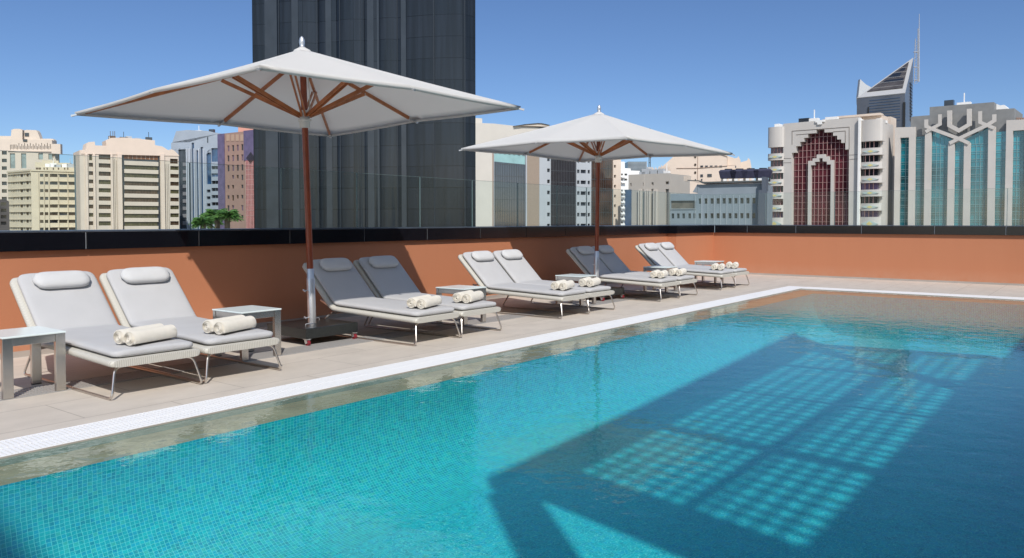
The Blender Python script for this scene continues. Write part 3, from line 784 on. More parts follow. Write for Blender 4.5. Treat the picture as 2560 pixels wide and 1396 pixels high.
pp_(F, mb, q1, [(370,178),(485,178),(500,190),(505,240),(370,240)], -5, -2.2); P(mb, 'stair_head', cream, B)
mb = MB(); F.box(mb, *rs(F, q1, 222, 122, 262, 155), -2, -1.7); F.box(mb, *rs(F, q1, 225, 188, 266, 212), .01, .3); P(mb, 'roof_opening', g_dark, B)
mb = MB(); F.box(mb, *rs(F, q1, 505, 235, 592, 333), -1.5, .6); F.box(mb, *rs(F, q1, 520, 333, 575, 3000), -1.5, -.4); P(mb, 'bay', cream, B)
bwin(F, B, [rs(F, q1, 540, 337, 568, 378)], [g_slate], 'window', -.5)
mb = MB(); F.box(mb, *rs(F, q1, 80, 300, 505, 308), .01, .5); P(mb, 'ledge', cream, B)

# dark low block in front of it
F = Fac(-40, 205, 24, 208); B = building('office_block', F, 'dark low block at the far left edge below the cream tower', 'building')
mb = MB(); h = [rs(F, q1, 8, 800+i*62, 62, 832+i*62) for i in range(4)]
x = rs(F, q1, -150, 790, 92, 3000); F.wall(mb, x[0], x[1], STREET, x[3], h, .4); F.box(mb, x[0], x[1], STREET, x[3]-.1, -12, -.45); F.ppoly(mb, [q1(-150,790), q1(-150,770), q1(30,770), q1(80,785), q1(80,790)], -3, -.5)
P(mb, 'wall', mat('dark_grey_brown_render', (.10, .085, .08), .8, var=.4, vscale=.5), B); bwin(F, B, h, [g_dark], 'window', .4)

# 2 yellow cream office with a corner
def office2():
    Fr = Fac(80, 316, 207, 324); Fl = Fac(22, 328, 80, 316)
    B = building('office_block', Fr, 'yellow cream office block at left with eight rows of dark windows and a blank corner', 'building')
    zt = rs(Fr, q1, 340, 498, 400, 520)[3]; rows = []
    hr, hl = [], []
    for i in range(8):
        v0, v1 = 525+i*74.2, 555+i*74.2
        z = rs(Fr, q1, 480, v0, 560, v1)[2:]
        for x0, x1 in ((388, 422), (436, 468), (484, 560), (576, 652), (666, 738), (750, 792)):
            a = rs(Fr, q1, x0, v0, x1, v1); hr.append((a[0], a[1], z[0], z[1]))
        for x0, x1 in ((112, 117), (125, 133), (139, 146), (154, 160), (176, 182), (196, 222), (234, 240), (254, 278), (288, 297)):
            a = rs(Fl, q1, x0, v0, x1, v1); hl.append((a[0], a[1], z[0]+.05, z[1]))
    a = rs(Fr, q1, 310, 500, 805, 3000); mb = MB(); Fr.wall(mb, a[0], a[1], STREET, zt, hr, .45)
    Fr.box(mb, a[0]+.3, a[1], STREET, zt-.1, -14, -.5)
    b = rs(Fl, q1, 85, 500, 310, 3000); Fl.wall(mb, b[0], b[1], STREET, zt, hl, .45)
    P(mb, 'wall', cream2, B); bwin(Fr, B, hr, [g_dark, g_brown, g_slate], 'window', .45); bwin(Fl, B, hl, [g_dark, g_brown], 'window', .45, top=40)
    mb = MB()
    for i in range(8):
        z = rs(Fr, q1, 480, 518+i*74.2, 560, 523+i*74.2)[2:]; Fr.box(mb, a[0]+7, a[1], z[0], z[1], 0, .5); Fl.box(mb, b[0], b[1], z[0], z[1], 0, .5)
    for x0 in (378, 430, 476, 567, 659, 744): q = rs(Fr, q1, x0, 515, x0+6, 3000); Fr.box(mb, q[0], q[1], STREET, zt-.6, 0, .35)
    P(mb, 'fins', cream2, B)
    mb = MB(); z2 = rs(Fr, q1, 340, 452, 400, 520)[3]
    Fr.box(mb, a[0], a[1], zt, zt+.6, -2, .4); Fl.box(mb, b[0], b[1]-.4, zt, zt+.6, -2, .4)
    Fr.box(mb, a[0]+1.5, a[1], zt+.6, z2, -10, -1.2); Fr.box(mb, *rs(Fr, q1, 330, 408, 685, 452), -12, -4); Fr.box(mb, *rs(Fr, q1, 400, 385, 560, 412), -11, -5)
    P(mb, 'parapet', cream2, B)
    mb = MB()
    for x in (345, 372, 420, 450, 510, 560, 620, 650, 735, 765, 790): q = rs(Fr, q1, x, 462, x+(22 if x < 380 else 10), 480); Fr.box(mb, q[0], q[1], q[2], q[3], -1.2, -1.0)
    P(mb, 'vents', groove, B)
office2()

# 3 wide cream block with ribbon windows
F = Fac(203, 312, 448, 334); B = building('apartment_block', F, 'wide cream block with stepped roofline and olive ribbon windows between plain bands', 'building')
zref = lambda v0, v1: rs(F, q1, 1300, v0, 1400, v1)[2:]
def slope(x): return (x-1370)*.046
ha, hb_, hc, hd = [], [], [], []
for i in range(8):
    y = 520+(i-1)*78.3
    for lst, x0, x1, hh in ((ha, 862, 905, 36), (hb_, 958, 1075, 40), (hc, 1652, 1735, 38)):
        a = rs(F, q1, x0, y, x1, y+hh); z = zref(y-6, y+hh-6); lst.append((a[0], a[1], z[0], z[1]))
    a = rs(F, q1, 1215, y, 1530, y+40); z = zref(y, y+40); hd.append((a[0], a[1], z[0], z[1]))
a = rs(F, q1, 958, 325, 1070, 385); hb_.append(a); a = rs(F, q1, 1650, 378, 1725, 425); hc.append(a)
a = rs(F, q1, 864, 335, 893, 392); ha.append(a)
top = rs(F, q1, 1205, 338, 1535, 385)
tz = rs(F, q1, 900, 300, 960, 330)[3]
xx = rs(F, q1, 785, 300, 1740, 3000)
cen = rs(F, q1, 1188, 345, 1560, 3000)
mb = MB(); F.wall(mb, xx[0], xx[1], STREET, tz, ha+hb_+hc+[(cen[0], cen[1], STREET+.01, rs(F, q1, 1200, 338, 1535, 400)[3])], .6)
F.box(mb, xx[0], xx[1], STREET, tz-.1, -16, -1.2)
P(mb, 'wall', cream, B)
bwin(F, B, ha+hb_, [g_olive, g_brown], 'window', .6, 1.3, groove); bwin(F, B, hc, [g_olive, g_brown], 'window', .6, 1.3, groove)
mb = MB(); F.box(mb, cen[0], cen[1], STREET, rs(F, q1, 1200, 338, 1535, 400)[3], -1.1, -.8); P(mb, 'dark_surround', g_slate, B)
mb = MB()
for i, h in enumerate(hd):
    t = hd[i-1][2] if i else rs(F, q1, 1215, 402, 1530, 440)[3]; F.box(mb, h[0]-.3, h[1]+.3, h[3], t, -.79, -.15)
F.box(mb, hd[-1][0]-.3, hd[-1][1]+.3, STREET, hd[-1][2], -.79, -.15)
P(mb, 'spandrels', cream, B)
bwin(F, B, hd, [g_olive, g_olive, g_brown], 'ribbon_window', .72, 1.1, groove); bwin(F, B, [top], [mat('orange_brown_pane', (.24, .11, .05), .3, var=.6, vscale=1.)], 'ribbon_window', .7, 1.6, cream)
mb = MB(); pp_(F, mb, q1, [(783,330),(785,300),(828,290),(840,228),(860,216),(918,212),(922,248),(1030,252),(1025,200),(1075,176),(1200,172),(1500,200),(1503,246),(1570,258),(1600,275),(1640,302),(1660,285),(1690,300),(1735,345),(1735,352)], -8, .25)
P(mb, 'roof_parapet', cream3, B)
mb = MB()
for x in (1105, 1120, 1136, 1608, 1625, 1640): F.box(mb, *rs(F, q1, x, 380+abs(x-1120)*.9 if x < 1300 else 430, x+3.5, 3000), -.2, .02)
P(mb, 'grooves', groove, B)
mb = MB()
for x0, x1 in ((835, 858), (910, 930), (1080, 1100), (1145, 1188), (1562, 1600)): F.box(mb, *rs(F, q1, x0, 330, x1, 3000), 0, .7)
P(mb, 'pilasters', cream3, B)
mb = MB()
for x, y in ((1085, 180), (1110, 172), (1128, 180)): p = F.W(F.hit(*q1(x, y))[0], F.hit(*q1(x, 200))[1], -3); mb.tube([p, (p[0], p[1], p[2]+4)], .12, 5)
p = F.W(F.hit(*q1(1100, 200))[0], F.hit(*q1(1100, 200))[1], -3); mb.box((p[0]-1, p[1]-1, p[2]), (p[0]+1, p[1]+1, p[2]+2)); P(mb, 'roof_aerials', groove, B)

# 4 grey blue tower
def q4(x, y): return (420+x/5.17, 310+y/5.17)
greyb = mat('blue_grey_cladding', (.33, .37, .42), .6, var=.12, vscale=.2)
F = Fac(430, 372, 560, 366); B = building('office_tower', F, 'pale blue grey tower with tall blue glass strips behind the green palms', 'building')
body = rs(F, q4, 55, 300, 735, 3000); zt = rs(F, q4, 55, 235, 735, 300)[3]
strips = [rs(F, q4, 318, 243, 350, 3000), rs(F, q4, 378, 342, 410, 3000), rs(F, q4, 432, 300, 467, 3000)]
hblue = [rs(F, q4, 560, 312, 735, 490)]; rib = [rs(F, q4, 562, y, 735, y+42) for y in (545, 640, 735, 828, 920, 1013, 1105, 1195)]
stp = [rs(F, q4, 497, 372, 558, 780)]; sq = [rs(F, q4, 500, y, 548, y+38) for y in (850, 938, 1028, 1115, 1200)]
dk = [rs(F, q4, 145, 330, 243, 3000)]
mb = MB(); F.wall(mb, body[0], body[1], STREET, zt, [(h[0], h[1], max(h[2], STREET+.01), h[3]) for h in strips+hblue+rib+stp+sq+dk], .7); F.box(mb, body[0], body[1], STREET, zt-.1, -20, -.8)
pp_(F, mb, q4, [(55,300),(60,225),(105,95),(240,82),(500,90),(650,128),(735,150),(735,312),(600,312),(600,238),(55,238)], -15, -.01)
P(mb, 'wall', greyb, B); bwin(F, B, [(h[0], h[1], max(h[2], STREET+.01), h[3]) for h in strips+hblue+stp], [g_blue], 'glass_strip', .7)
bwin(F, B, rib+sq, [g_blue, g_slate, g_dark], 'ribbon_window', .7, 1.5, greyb)
bwin(F, B, [(h[0], h[1], max(h[2], STREET+.01), h[3]) for h in dk], [g_slate], 'glass_strip', .7)
mb = MB()
for i in range(10): F.box(mb, *rs(F, q4, 185, 500+i*95, 243, 545+i*95), -.69, -.3)
P(mb, 'spandrels', mat('dull_pinkish_panel', (.20, .19, .20), .6), B)
mb = MB()
for x in (262, 286, 302, 360, 420, 478): F.box(mb, *rs(F, q4, x, 320, x+9, 3000), 0, 1.1)
P(mb, 'fins', mat('pale_blue_fin', (.50, .53, .57), .5), B)
mb = MB(); F.box(mb, *rs(F, q4, 508, 165, 520, 245), -.0, .1); P(mb, 'roof_slit', g_dark, B)
mb = MB()
for x0, y0 in ((130, 330), (150, 305), (215, 305), (235, 345), (100, 318), (262, 295), (290, 345)): F.box(mb, *rs(F, q4, x0-6, y0, x0+6, y0+14), .0, .15)
pp_(F, mb, q4, [(497,372),(497,400),(512,372),(512,352),(540,352),(540,330),(562,330),(562,310)], .0, .1)
P(mb, 'stepped_trim', greyb, B)

# 5 brown and purple block, pink tower behind it
F = Fac(547, 300, 648, 286); B = building('office_block', F, 'pinkish brown office block with purple glass corners and a black diamond pattern', 'building')
pinkb = mat('pinkish_brown_panel', (.34, .215, .17), .75, var=.12, vscale=.4)
body = rs(F, q4, 655, 130, 1180, 3000); zt = rs(F, q4, 800, 112, 900, 300)[3]
hs = []
for j, y in enumerate((272, 402, 530, 662, 790, 922, 1052, 1180)):
    for i, x in enumerate((765, 825, 885, 945)):
        if (i, j) in ((0, 3), (2, 4), (2, 6), (0, 7), (1, 7), (2, 7)): continue
        hgt = 78 if j < 3 else (45 if (j+i) % 3 else 70); z = rs(F, q4, 850, y, 900, y+hgt)[2:]; a = rs(F, q4, x, y, x+28, y+hgt); hs.append((a[0], a[1], z[0], z[1]))
mb = MB(); c0 = rs(F, q4, 745, 130, 995, 3000); F.wall(mb, c0[0], c0[1], STREET, zt, hs, .35); F.box(mb, body[0]+.2, body[1], STREET, zt-.2, -16, -.6)
P(mb, 'wall', pinkb, B); bwin(F, B, hs, [g_brown, g_slate, mat('mauve_pane', (.17, .12, .17), .15, var=.4, vscale=.5)], 'window', .35)
purp = mat('purple_glass', (.15, .105, .19), .12, var=.35, vscale=.5, spec=.8); redg = mat('rose_red_glass', (.42, .13, .12), .15, var=.55, vscale=.6)
mb = MB(); l = rs(F, q4, 655, 130, 742, 3000); F.box(mb, l[0], l[1], STREET, zt, -5, .1); P(mb, 'glass_corner', purp, B)
mb = MB(); l = rs(F, q4, 997, 130, 1180, 3000); F.box(mb, l[0], l[1], rs(F, q4, 997, 130, 1170, 470)[2], zt+.2, -5, .3); P(mb, 'glass_corner', purp, B)
mb = MB(); l = rs(F, q4, 1022, 470, 1180, 3000); F.box(mb, l[0], l[1], STREET, l[3], -5, .3); F_ = P(mb, 'glass_bay', redg, B)
mb = MB(); q = rs(F, q4, 1000, 470, 1020, 3000); F.box(mb, q[0], q[1], STREET, q[3], -5, .1); P(mb, 'side_pier', pinkb, B)
mb = MB()
for i in range(9): x = 1022+i*18; F.box(mb, *rs(F, q4, x, 480, x+2.5, 3000), .3, .42)
for j in range(11): y = 520+j*66; F.box(mb, *rs(F, q4, 1022, y, 1180, y+3.5), .301, .41)
P(mb, 'mullions', mat('pale_pink_mullion', (.55, .36, .33), .5), B)
mb = MB()
for j in range(-4, 5):
    for i in range(5-abs(j)):
        x = 1080+(i-(4-abs(j))/2)*24; y = 440+j*16; pp_(F, mb, q4, [(x-9,y+7),(x+9,y+7),(x,y-8)], .3, .5)
P(mb, 'diamond_pattern', dark_m, B)
mb = MB()
for x in (765, 825, 885, 945): F.box(mb, *rs(F, q4, x-6, 138, x+32, 222), 0, .15)
P(mb, 'top_panels', mat('tan_panel', (.42, .29, .21), .7), B)
F = Fac(595, 380, 660, 382); B = building('residential_tower', F, 'salmon pink tower top just left of the dark glass tower', 'building')
mb = MB(); F.box(mb, *rs(F, q4, 920, 5, 1300, 3000), -15, 0); P(mb, 'wall', mat('salmon_render', (.55, .26, .20), .8, var=.1), B)
mb = MB(); F.box(mb, *rs(F, q4, 916, 3, 1300, 12), .01, .6); P(mb, 'cornice', MATS['salmon_render'], B)

# 6 dark glass tower with fluted curtain wall
def dark_tower():
    m = mat('dark_tower_glass', (.045, .055, .07), .2, spec=.38); N, L = nodes(m); b = N['Principled BSDF']
    uv = N.new('ShaderNodeUVMap'); br = N.new('ShaderNodeTexBrick'); L.new(uv.outputs[0], br.inputs['Vector'])
    br.offset = 0; br.inputs['Scale'].default_value = 1; br.inputs['Brick Width'].default_value = 4.1; br.inputs['Row Height'].default_value = 3.0; br.inputs['Mortar Size'].default_value = .05; br.inputs['Mortar Smooth'].default_value = 0
    br.inputs['Color1'].default_value = (.009, .013, .019, 1); br.inputs['Color2'].default_value = (.017, .021, .029, 1); br.inputs['Mortar'].default_value = (.004, .005, .007, 1)
    n = N.new('ShaderNodeTexNoise'); n.inputs['Scale'].default_value = .5; n.inputs['Detail'].default_value = 5
    mp = N.new('ShaderNodeMapping'); mp.inputs['Scale'].default_value = (3.2, .12, 1); L.new(uv.outputs[0], mp.inputs[0]); L.new(mp.outputs[0], n.inputs['Vector'])  # stretched noise paints vertical reflection streaks into the glass colour
    r = N.new('ShaderNodeMapRange'); r.inputs[1].default_value = .38; r.inputs[2].default_value = .6; L.new(n.outputs[0], r.inputs[0])
    mx = N.new('ShaderNodeMix'); mx.data_type = 'RGBA'; mx.blend_type = 'MULTIPLY'; L.new(r.outputs[0], mx.inputs[0]); L.new(br.outputs[0], mx.inputs[6]); mx.inputs[7].default_value = (.6, .58, .55, 1)
    L.new(mx.outputs[2], b.inputs['Base Color'])
    F = Fac(643, 118, 1187, 112); B = building('glass_tower', F, 'huge dark glass tower with curved fluted faces rising out of the picture', 'building')
    base = 0.; Ln = F.hit(1187, 553)[0]; l0 = F.hit(643, 553)[0]
    def off(u):      # how far the face stands forward at pixel column u
        f = 0
        for c, wd, h in ((668, 52, 1.0), (745, 60, 1.5), (832, 34, 1.2), (885, 44, 1.6), (935, 30, 1.2), (975, 34, 1.4)):
            if abs(u-c) < wd: f = max(f, h*math.sqrt(1-((u-c)/wd)**2))
        if u > 1000: f = max(f, .9+.9*(1-((u-1095)/100)**2))
        if u > 1165: f -= (u-1165)/22*1.6
        return f
    us = [643+i*4 for i in range(137)]; pts = [(F.hit(u, 553)[0], off(u)) for u in us]
    pts = [(pts[0][0]+3, -24)]+pts+[(pts[-1][0]-1.2, -3.5), (pts[-1][0]-5, -9), (pts[-1][0]-16, -24)]
    ztop = 62; n = len(pts); vs = []; fs = []; per = [0]
    for p, q in zip(pts[:-1], pts[1:]): per.append(per[-1]+math.dist(p, q))
    for z in (STREET, ztop): vs += [F.W(a, z, o) for a, o in pts]
    fs = [(i, i+1, n+i+1, n+i) for i in range(n-1)]+[(n-1, 0, n, 2*n-1), tuple(range(n, 2*n))]
    me = bpy.data.meshes.new('curtain_wall'); me.from_pydata(vs, [], fs); uvl = me.uv_layers.new(name='uv')
    for p in me.polygons:
        for li in p.loop_indices:
            vi = me.loops[li].vertex_index; uvl.data[li].uv = (per[vi % n]+20, me.vertices[vi].co.z+30)
    me.materials.append(m); o = bpy.data.objects.new('curtain_wall', me); SC.collection.objects.link(o); o.parent = B; o.matrix_parent_inverse = Matrix.Translation(B.location).inverted()
    fr = mat('tower_mullion', (.02, .024, .03), .35); mb = MB()
    for u in (712, 800, 862, 912, 955, 1001, 1095, 1168):
        a = F.hit(u, 553)[0]; F.box(mb, a-.05, a+.05, STREET, ztop, off(u)-.2, off(u)+.08)
    P(mb, 'mullions', fr, B)
    mb = MB()  # lighter strips paint the vertical highlights of the fluted glass
    for u, wdt, c in ((676, 30, 0), (826, 14, 1), (928, 16, 1), (952, 5, 1), (745, 16, 0), (1012, 12, 0)):
        a = F.hit(u, 553)[0]; w_ = F.hit(u+wdt, 553)[0]-a; k = max(off(u), off(u+wdt), off(u+wdt/2)); F.box(mb, a, a+w_, STREET, ztop, k-.3, k+.03)
    P(mb, 'highlight_strips', mat('tower_highlight_paint', (.030, .036, .045), .25, var=.3, vscale=.4), B)
dark_tower()

# 7 office complex right of the dark tower
def q6(x, y): return (1180+x/4.3625, 280+y/4.3625)
F = Fac(1178, 222, 1556, 246)
B = building('office_complex', F, 'cream and grey office complex with dark glass bays directly behind the far umbrella', 'building')
lgt = mat('grey_cladding_and_shade', (.40, .42, .44), .65, var=.08, vscale=.2); tanc = mat('tan_stone_column', (.30, .235, .18), .8, var=.12)  # grey paints the shade of the complex's angled middle walls into their colour
T_ = lambda v: v
def zc(y): return F.hit(*q6(700, y))[1]
mb = MB()
pp_(F, mb, q6, [(-30,3000),(-30,118),(240,128),(450,152),(700,170),(1000,200),(1000,400),(240,330),(222,335),(222,3000)], -14, 0)
P(mb, 'wall', mat('warm_white_render', (.56, .52, .46), .8, var=.06, vscale=.3), B)
mb = MB(); pp_(F, mb, q6, [(450,155),(560,142),(700,130),(740,131),(830,150),(830,165),(700,160)], -9, .6); P(mb, 'roof_canopy', cream, B)
mb = MB(); pp_(F, mb, q6, [(445,157),(560,138),(700,126),(745,127),(835,147),(835,151),(740,132),(700,131),(560,143)], -9.2, .9); P(mb, 'canopy_edge', g_slate, B)
mb = MB(); F.box(mb, *rs(F, q6, 40, 60, 145, 125), -6, -2); P(mb, 'stair_head', MATS['warm_white_render'], B)
mb = MB(); F.box(mb, *rs(F, q6, 222, 330, 240, 3000), -3, -.3); P(mb, 'brown_pier', mat('brown_pier', (.26, .17, .12), .7), B)
mb = MB(); F.box(mb, *rs(F, q6, 240, 420, 604, 3000), -8, -1.0); F.box(mb, *rs(F, q6, 590, 400, 604, 3000), -.99, -.2); F.box(mb, *rs(F, q6, 240, 420, 246, 3000), -.99, -.2); P(mb, 'glass_frame', lgt, B)
mb = MB(); F.ppoly(mb, [q6(246,440), q6(590,470), q6(590,574), q6(246,540)], -.99, -.75); P(mb, 'teal_band', mat('pale_teal_band', (.30, .50, .50), .3, var=.3, vscale=.3), B)
mb = MB()
for i in range(7): x = 258+i*51; y = 432+i*4.6; F.box(mb, *rs(F, q6, x, y, x+20, y+14), -.74, -.5)
P(mb, 'roof_slots', dark_m, B)
def curtain(x0, y0, x1, y1, m, name, o=-.95, nv=8, rows=None):
    mb = MB(); F.ppoly(mb, [q6(x0, 3000), q6(x0, y0), q6(x1, y1), q6(x1, 3000)], o, o+.2); ob = P(mb, name, m, B); f = MB(); a = rs(F, q6, x0, y0, x1, 3000)
    for i in range(1, nv): x = a[0]+(a[1]-a[0])*i/nv; F.box(f, x-.05, x+.05, STREET, F.hit(*q6(x0+(x1-x0)*i/nv, y0+(y1-y0)*i/nv))[1], o+.2, o+.27)
    z = zc(y1+10); 
    while z > STREET: F.box(f, a[0], a[1], z-.06, z+.06, o+.2, o+.26); z -= 3.35 if rows is None else rows
    f.build('mullions', mat('dark_mullion', (.06, .065, .07), .4), ob)
curtain(246, 540, 590, 574, mat('navy_reflecting_glass', (.03, .045, .08), .05, var=.5, vscale=.12, spec=1.), 'glass_bay', -.74, 18)
mb = MB(); F.box(mb, *rs(F, q6, 604, 380, 735, 3000), -10, -.1); P(mb, 'tan_column', tanc, B)
def strip(x0, x1, wx, o):
    a = rs(F, q6, x0, 400, x1, 3000); hs = []
    for i in range(-1, 7):
        for (u0, u1, hh) in wx:
            y = 628+i*121.5; z0, z1 = zc(y+40-14), zc(y-14); q = rs(F, q6, u0, y, u1, y+40); hs.append((q[0], q[1], z0, z1))
    mb = MB(); F.wall(mb, a[0], a[1], STREET, zc(400), hs, .5); F.box(mb, a[0], a[1], STREET, zc(400)-.1, -12, -.6); P(mb, 'wall', lgt, B); bwin(F, B, hs, [g_slate, g_dark], 'window', .5)
strip(735, 858, ((820, 850, 1),), 0); strip(1138, 1300, ((1147, 1173, 1), (1186, 1243, 1), (1262, 1287, 1)), 0)
curtain(858, 470, 1138, 500, mat('black_brown_glass', (.03, .026, .03), .07, var=.5, vscale=.15, spec=.9), 'glass_bay', -.6, 16)
curtain(1300, 440, 1538, 455, mat('copper_brown_glass', (.10, .055, .035), .09, var=.75, vscale=.25, spec=.9), 'glass_bay', -.6, 12)
a = rs(F, q6, 1538, 400, 1622, 3000); hs = []
for y in (545, 660, 775, 888, 1000, 1113): z = zc(y+32), zc(y); q = rs(F, q6, 1550, y, 1570, y+32); hs.append((q[0], q[1], z[0], z[1]))
mb = MB(); F.wall(mb, a[0], a[1], STREET, zc(400), hs, .5); F.box(mb, a[0], a[1], STREET, zc(400)-.1, -10, -.6); P(mb, 'end_wall', cream3, B); bwin(F, B, hs, [g_slate, g_dark], 'window', .5)

# 8 white block, grey glass block, beige block, big pink hall, low blue grey building
def q7(x, y): return (1540+x/6.346, 380+y/6.346)
F = Fac(1540, 320, 1602, 325); B = building('apartment_block', F, 'bright white apartment block with balconies right of the far umbrella pole', 'building')
whi = mat('white_render', (.78, .76, .73), .8, var=.05)
a = rs(F, q7, 60, 300, 375, 3000); hs = [rs(F, q7, x, y, x+w_, y+32) for y in (345, 425, 600, 665, 755, 845, 935, 1020, 1105) for x, w_ in ((82, 30), (135, 45))]
mb = MB(); F.wall(mb, a[0], a[1], STREET, rs(F, q7, 0, 290, 1, 300)[3], hs, .6); F.box(mb, a[0], a[1], STREET, rs(F, q7, 0, 292, 1, 300)[3], -14, -.7); F.box(mb, *rs(F, q7, 60, 150, 182, 292), -12, -2); F.box(mb, *rs(F, q7, 180, 258, 275, 292), -12, -2)
P(mb, 'wall', whi, B); bwin(F, B, hs, [g_slate, g_dark], 'window', .6)
mb = MB()
for y in (395, 480, 640, 705, 795, 885, 975, 1060): F.box(mb, *rs(F, q7, 65, y, 135, y+18), .0, 1.2)
P(mb, 'balconies', whi, B)
mb = MB(); F.box(mb, *rs(F, q7, 155, 850, 375, 3000), .01, .4); P(mb, 'blue_glass', g_blue, B)
F = Fac(1566, 480, 1640, 480); B = building('office_tower', F, 'hazy grey glass office tower far off beyond the beige block', 'building')
mb = MB(); F.box(mb, *rs(F, q7, 185, 155, 485, 3000), -20, 0); P(mb, 'wall', mat('grey_teal_glass', (.16, .21, .24), .3, var=.4, vscale=.2), B)
mb = MB(); F.box(mb, *rs(F, q7, 490, 240, 575, 3000), -10, 0); P(mb, 'roof_block', lgt, B)
mb = MB()
for i in range(7): F.box(mb, *rs(F, q7, 185, 168+i*20, 485, 173+i*20), .0, .3)
P(mb, 'floor_bands', lgt, B)
mb = MB(); p = F.W(F.hit(*q7(552, 250))[0], F.hit(*q7(552, 250))[1], -4)
for dx in (-.9, .9): mb.tube([(p[0]+dx, p[1], p[2]), (p[0]+dx*.3, p[1], p[2]+24)], .25, 5)
for i in range(6): mb.box((p[0]-.9, p[1]-.1, p[2]+3+i*3.4), (p[0]+.9, p[1]+.1, p[2]+3.4+i*3.4))
P(mb, 'mast', g_slate, B)

F = Fac(1655, 432, 1890, 418); B = building('assembly_hall', F, 'big pinkish beige building with a curved roof and three round windows', 'building')
mb = MB(); pp_(F, mb, q7, [(600,3000),(600,330),(700,270),(760,210),(930,60),(1100,25),(1300,15),(1600,25),(1760,70),(1800,3000)], -40, 0); P(mb, 'wall', cream3, B)
mb = MB(); pp_(F, mb, q7, [(1760,3000),(1765,55),(1880,95),(1925,90),(1945,60),(1960,100),(1975,130),(1975,3000)], -30, -3); pp_(F, mb, q7, [(1975,3000),(1975,150),(2080,120),(2100,80),(2130,115),(2155,260),(2170,300),(2170,3000)], -30, -8)
pp_(F, mb, q7, [(1600,22),(1640,10),(1765,62),(1765,75)], -30, .5)
P(mb, 'side_wing', cream3, B)
mb = MB()
for y in (80, 205, 330): P(pp_(F, MB(), q7, [(1258+17*math.cos(k*PI/8), y+20*math.sin(k*PI/8)) for k in range(16)], 0, .3), 'round_window', g_brown, B)
hs = [rs(F, q7, x, y, x+w_, y+h_) for x, y, w_, h_ in [(1340+i*75, 218, 42, 26) for i in range(5)]+[(1340, 358, 40, 42), (1450, 352, 70, 46), (1250, 435, 22, 25), (1350, 430, 22, 25), (1890, 222, 18, 34), (2105, 255, 14, 40)]]
for h in hs: P(F.box(MB(), *h, .0, .3), 'window', g_slate, B)
mb = MB(); F.box(mb, *rs(F, q7, 1293, 30, 1300, 460), 0, .2); pp_(F, mb, q7, [(960,258),(960,264),(1300,262),(1760,226),(1900,215),(1900,210),(1760,220),(1300,256)], 0, .4); P(mb, 'joints', mat('rust_joint', (.30, .2, .15), .8), B)
mb = MB()
for i in range(22): F.box(mb, *rs(F, q7, 600+i*15, 265+(i % 3)*14-(10 if i > 9 else -22), 610+i*15, 340), 20, 21)
P(mb, 'roof_railings', cream3, B)

F = Fac(1570, 236, 1672, 228); Fs = Fac(1672, 228, 1722, 250)
B = building('office_block', F, 'grey beige block with narrow vertical window slots and small square openings', 'building')
beige = mat('grey_beige_render', (.42, .385, .34), .8, var=.06, vscale=.3)
z9 = rs(F, q7, 400, 352, 600, 400)[3]; zz = lambda y0, y1: rs(F, q7, 480, y0, 560, y1)[2:]
hs = []
for x0, x1 in ((225, 245), (425, 458), (561, 595)): z = zz(485, 535); q = rs(F, q7, x0, 485, x1, 535); hs.append((q[0], q[1], z[0], z[1]))
for x0, x1 in ((420, 465), (556, 600)): q = rs(F, q7, x0, 590, x1, 3000); hs.append((q[0], q[1], STREET+.01, zz(590, 600)[1]))
c = rs(F, q7, 785, 470, 842, 515); hs.append(c); q = rs(F, q7, 782, 590, 838, 3000); hs.append((q[0], q[1], STREET+.01, q[3]))
a = rs(F, q7, 195, 352, 845, 3000); mb = MB(); F.wall(mb, a[0], a[1], STREET, z9, hs, .8); F.box(mb, a[0], a[1]-.1, STREET, z9-.1, -14, -.9)
b = rs(Fs, q7, 845, 380, 1128, 3000); h2 = []
for x in (893, 960, 1028, 1090):
    for y0, y1 in ((472, 525), (582, 640), (700, 740)): q = rs(Fs, q7, x, y0, x+12, y1); h2.append(q)
Fs.wall(mb, b[0], b[1], STREET, z9, h2, .5); Fs.box(mb, b[0]+1, b[1], STREET, z9-.1, -8, -.6)
P(mb, 'wall', beige, B); bwin(F, B, hs, [g_slate, g_brown], 'window', .8); bwin(Fs, B, h2, [g_dark], 'window', .5)
mb = MB()
for x in (365, 395, 470, 500, 532, 606, 640): F.box(mb, *rs(F, q7, x, 596, x+16, 3000), 0, .7)
P(mb, 'pilasters', mat('pale_beige_pilaster', (.50, .46, .41), .8), B)
mb = MB(); F.box(mb, *rs(F, q7, 155, 600, 245, 3000), .01, .5); P(mb, 'blue_glass', g_blue, B)
mb = MB(); F.box(mb, *rs(F, q7, 1050, 380, 1120, 460), -3, -1); Fs.box(mb, b[1]+.02, b[1]+6, STREET, z9-3.5, -8, -1); P(mb, 'rear_wing', cream, B)

F = Fac(1675, 172, 1916, 164); B = building('low_office', F, 'low blue grey building with two rows of small windows and cooling units on its roof', 'building')
bg_ = mat('blue_grey_render', (.21, .25, .285), .75, var=.14, vscale=.35)
z11 = lambda y0, y1: rs(F, q7, 1700, y0, 1800, y1)[2:]
lo = rs(F, q7, 860, 650, 1290, 3000); hi = rs(F, q7, 1290, 515, 2375, 3000); hl, hh = [], []
for x in (882, 968, 1053, 1148, 1225): q = rs(F, q7, x, 978, x+40, 1058); hl.append((q[0], q[1], *z11(975, 1055)))
for i in range(10): x = 1311+i*94.7; q = rs(F, q7, x, 975, x+46, 1055); hh.append((q[0], q[1], *z11(975, 1055))); q = rs(F, q7, x, 735, x+48, 825); hh.append((q[0], q[1], *z11(735, 822)))
rb = rs(F, q7, 872, 775, 1265, 902)
mb = MB(); F.wall(mb, lo[0], lo[1], STREET, z11(655, 700)[1], hl+[rb], .4); F.wall(mb, hi[0], hi[1], STREET, z11(512, 600)[1], hh, .4)
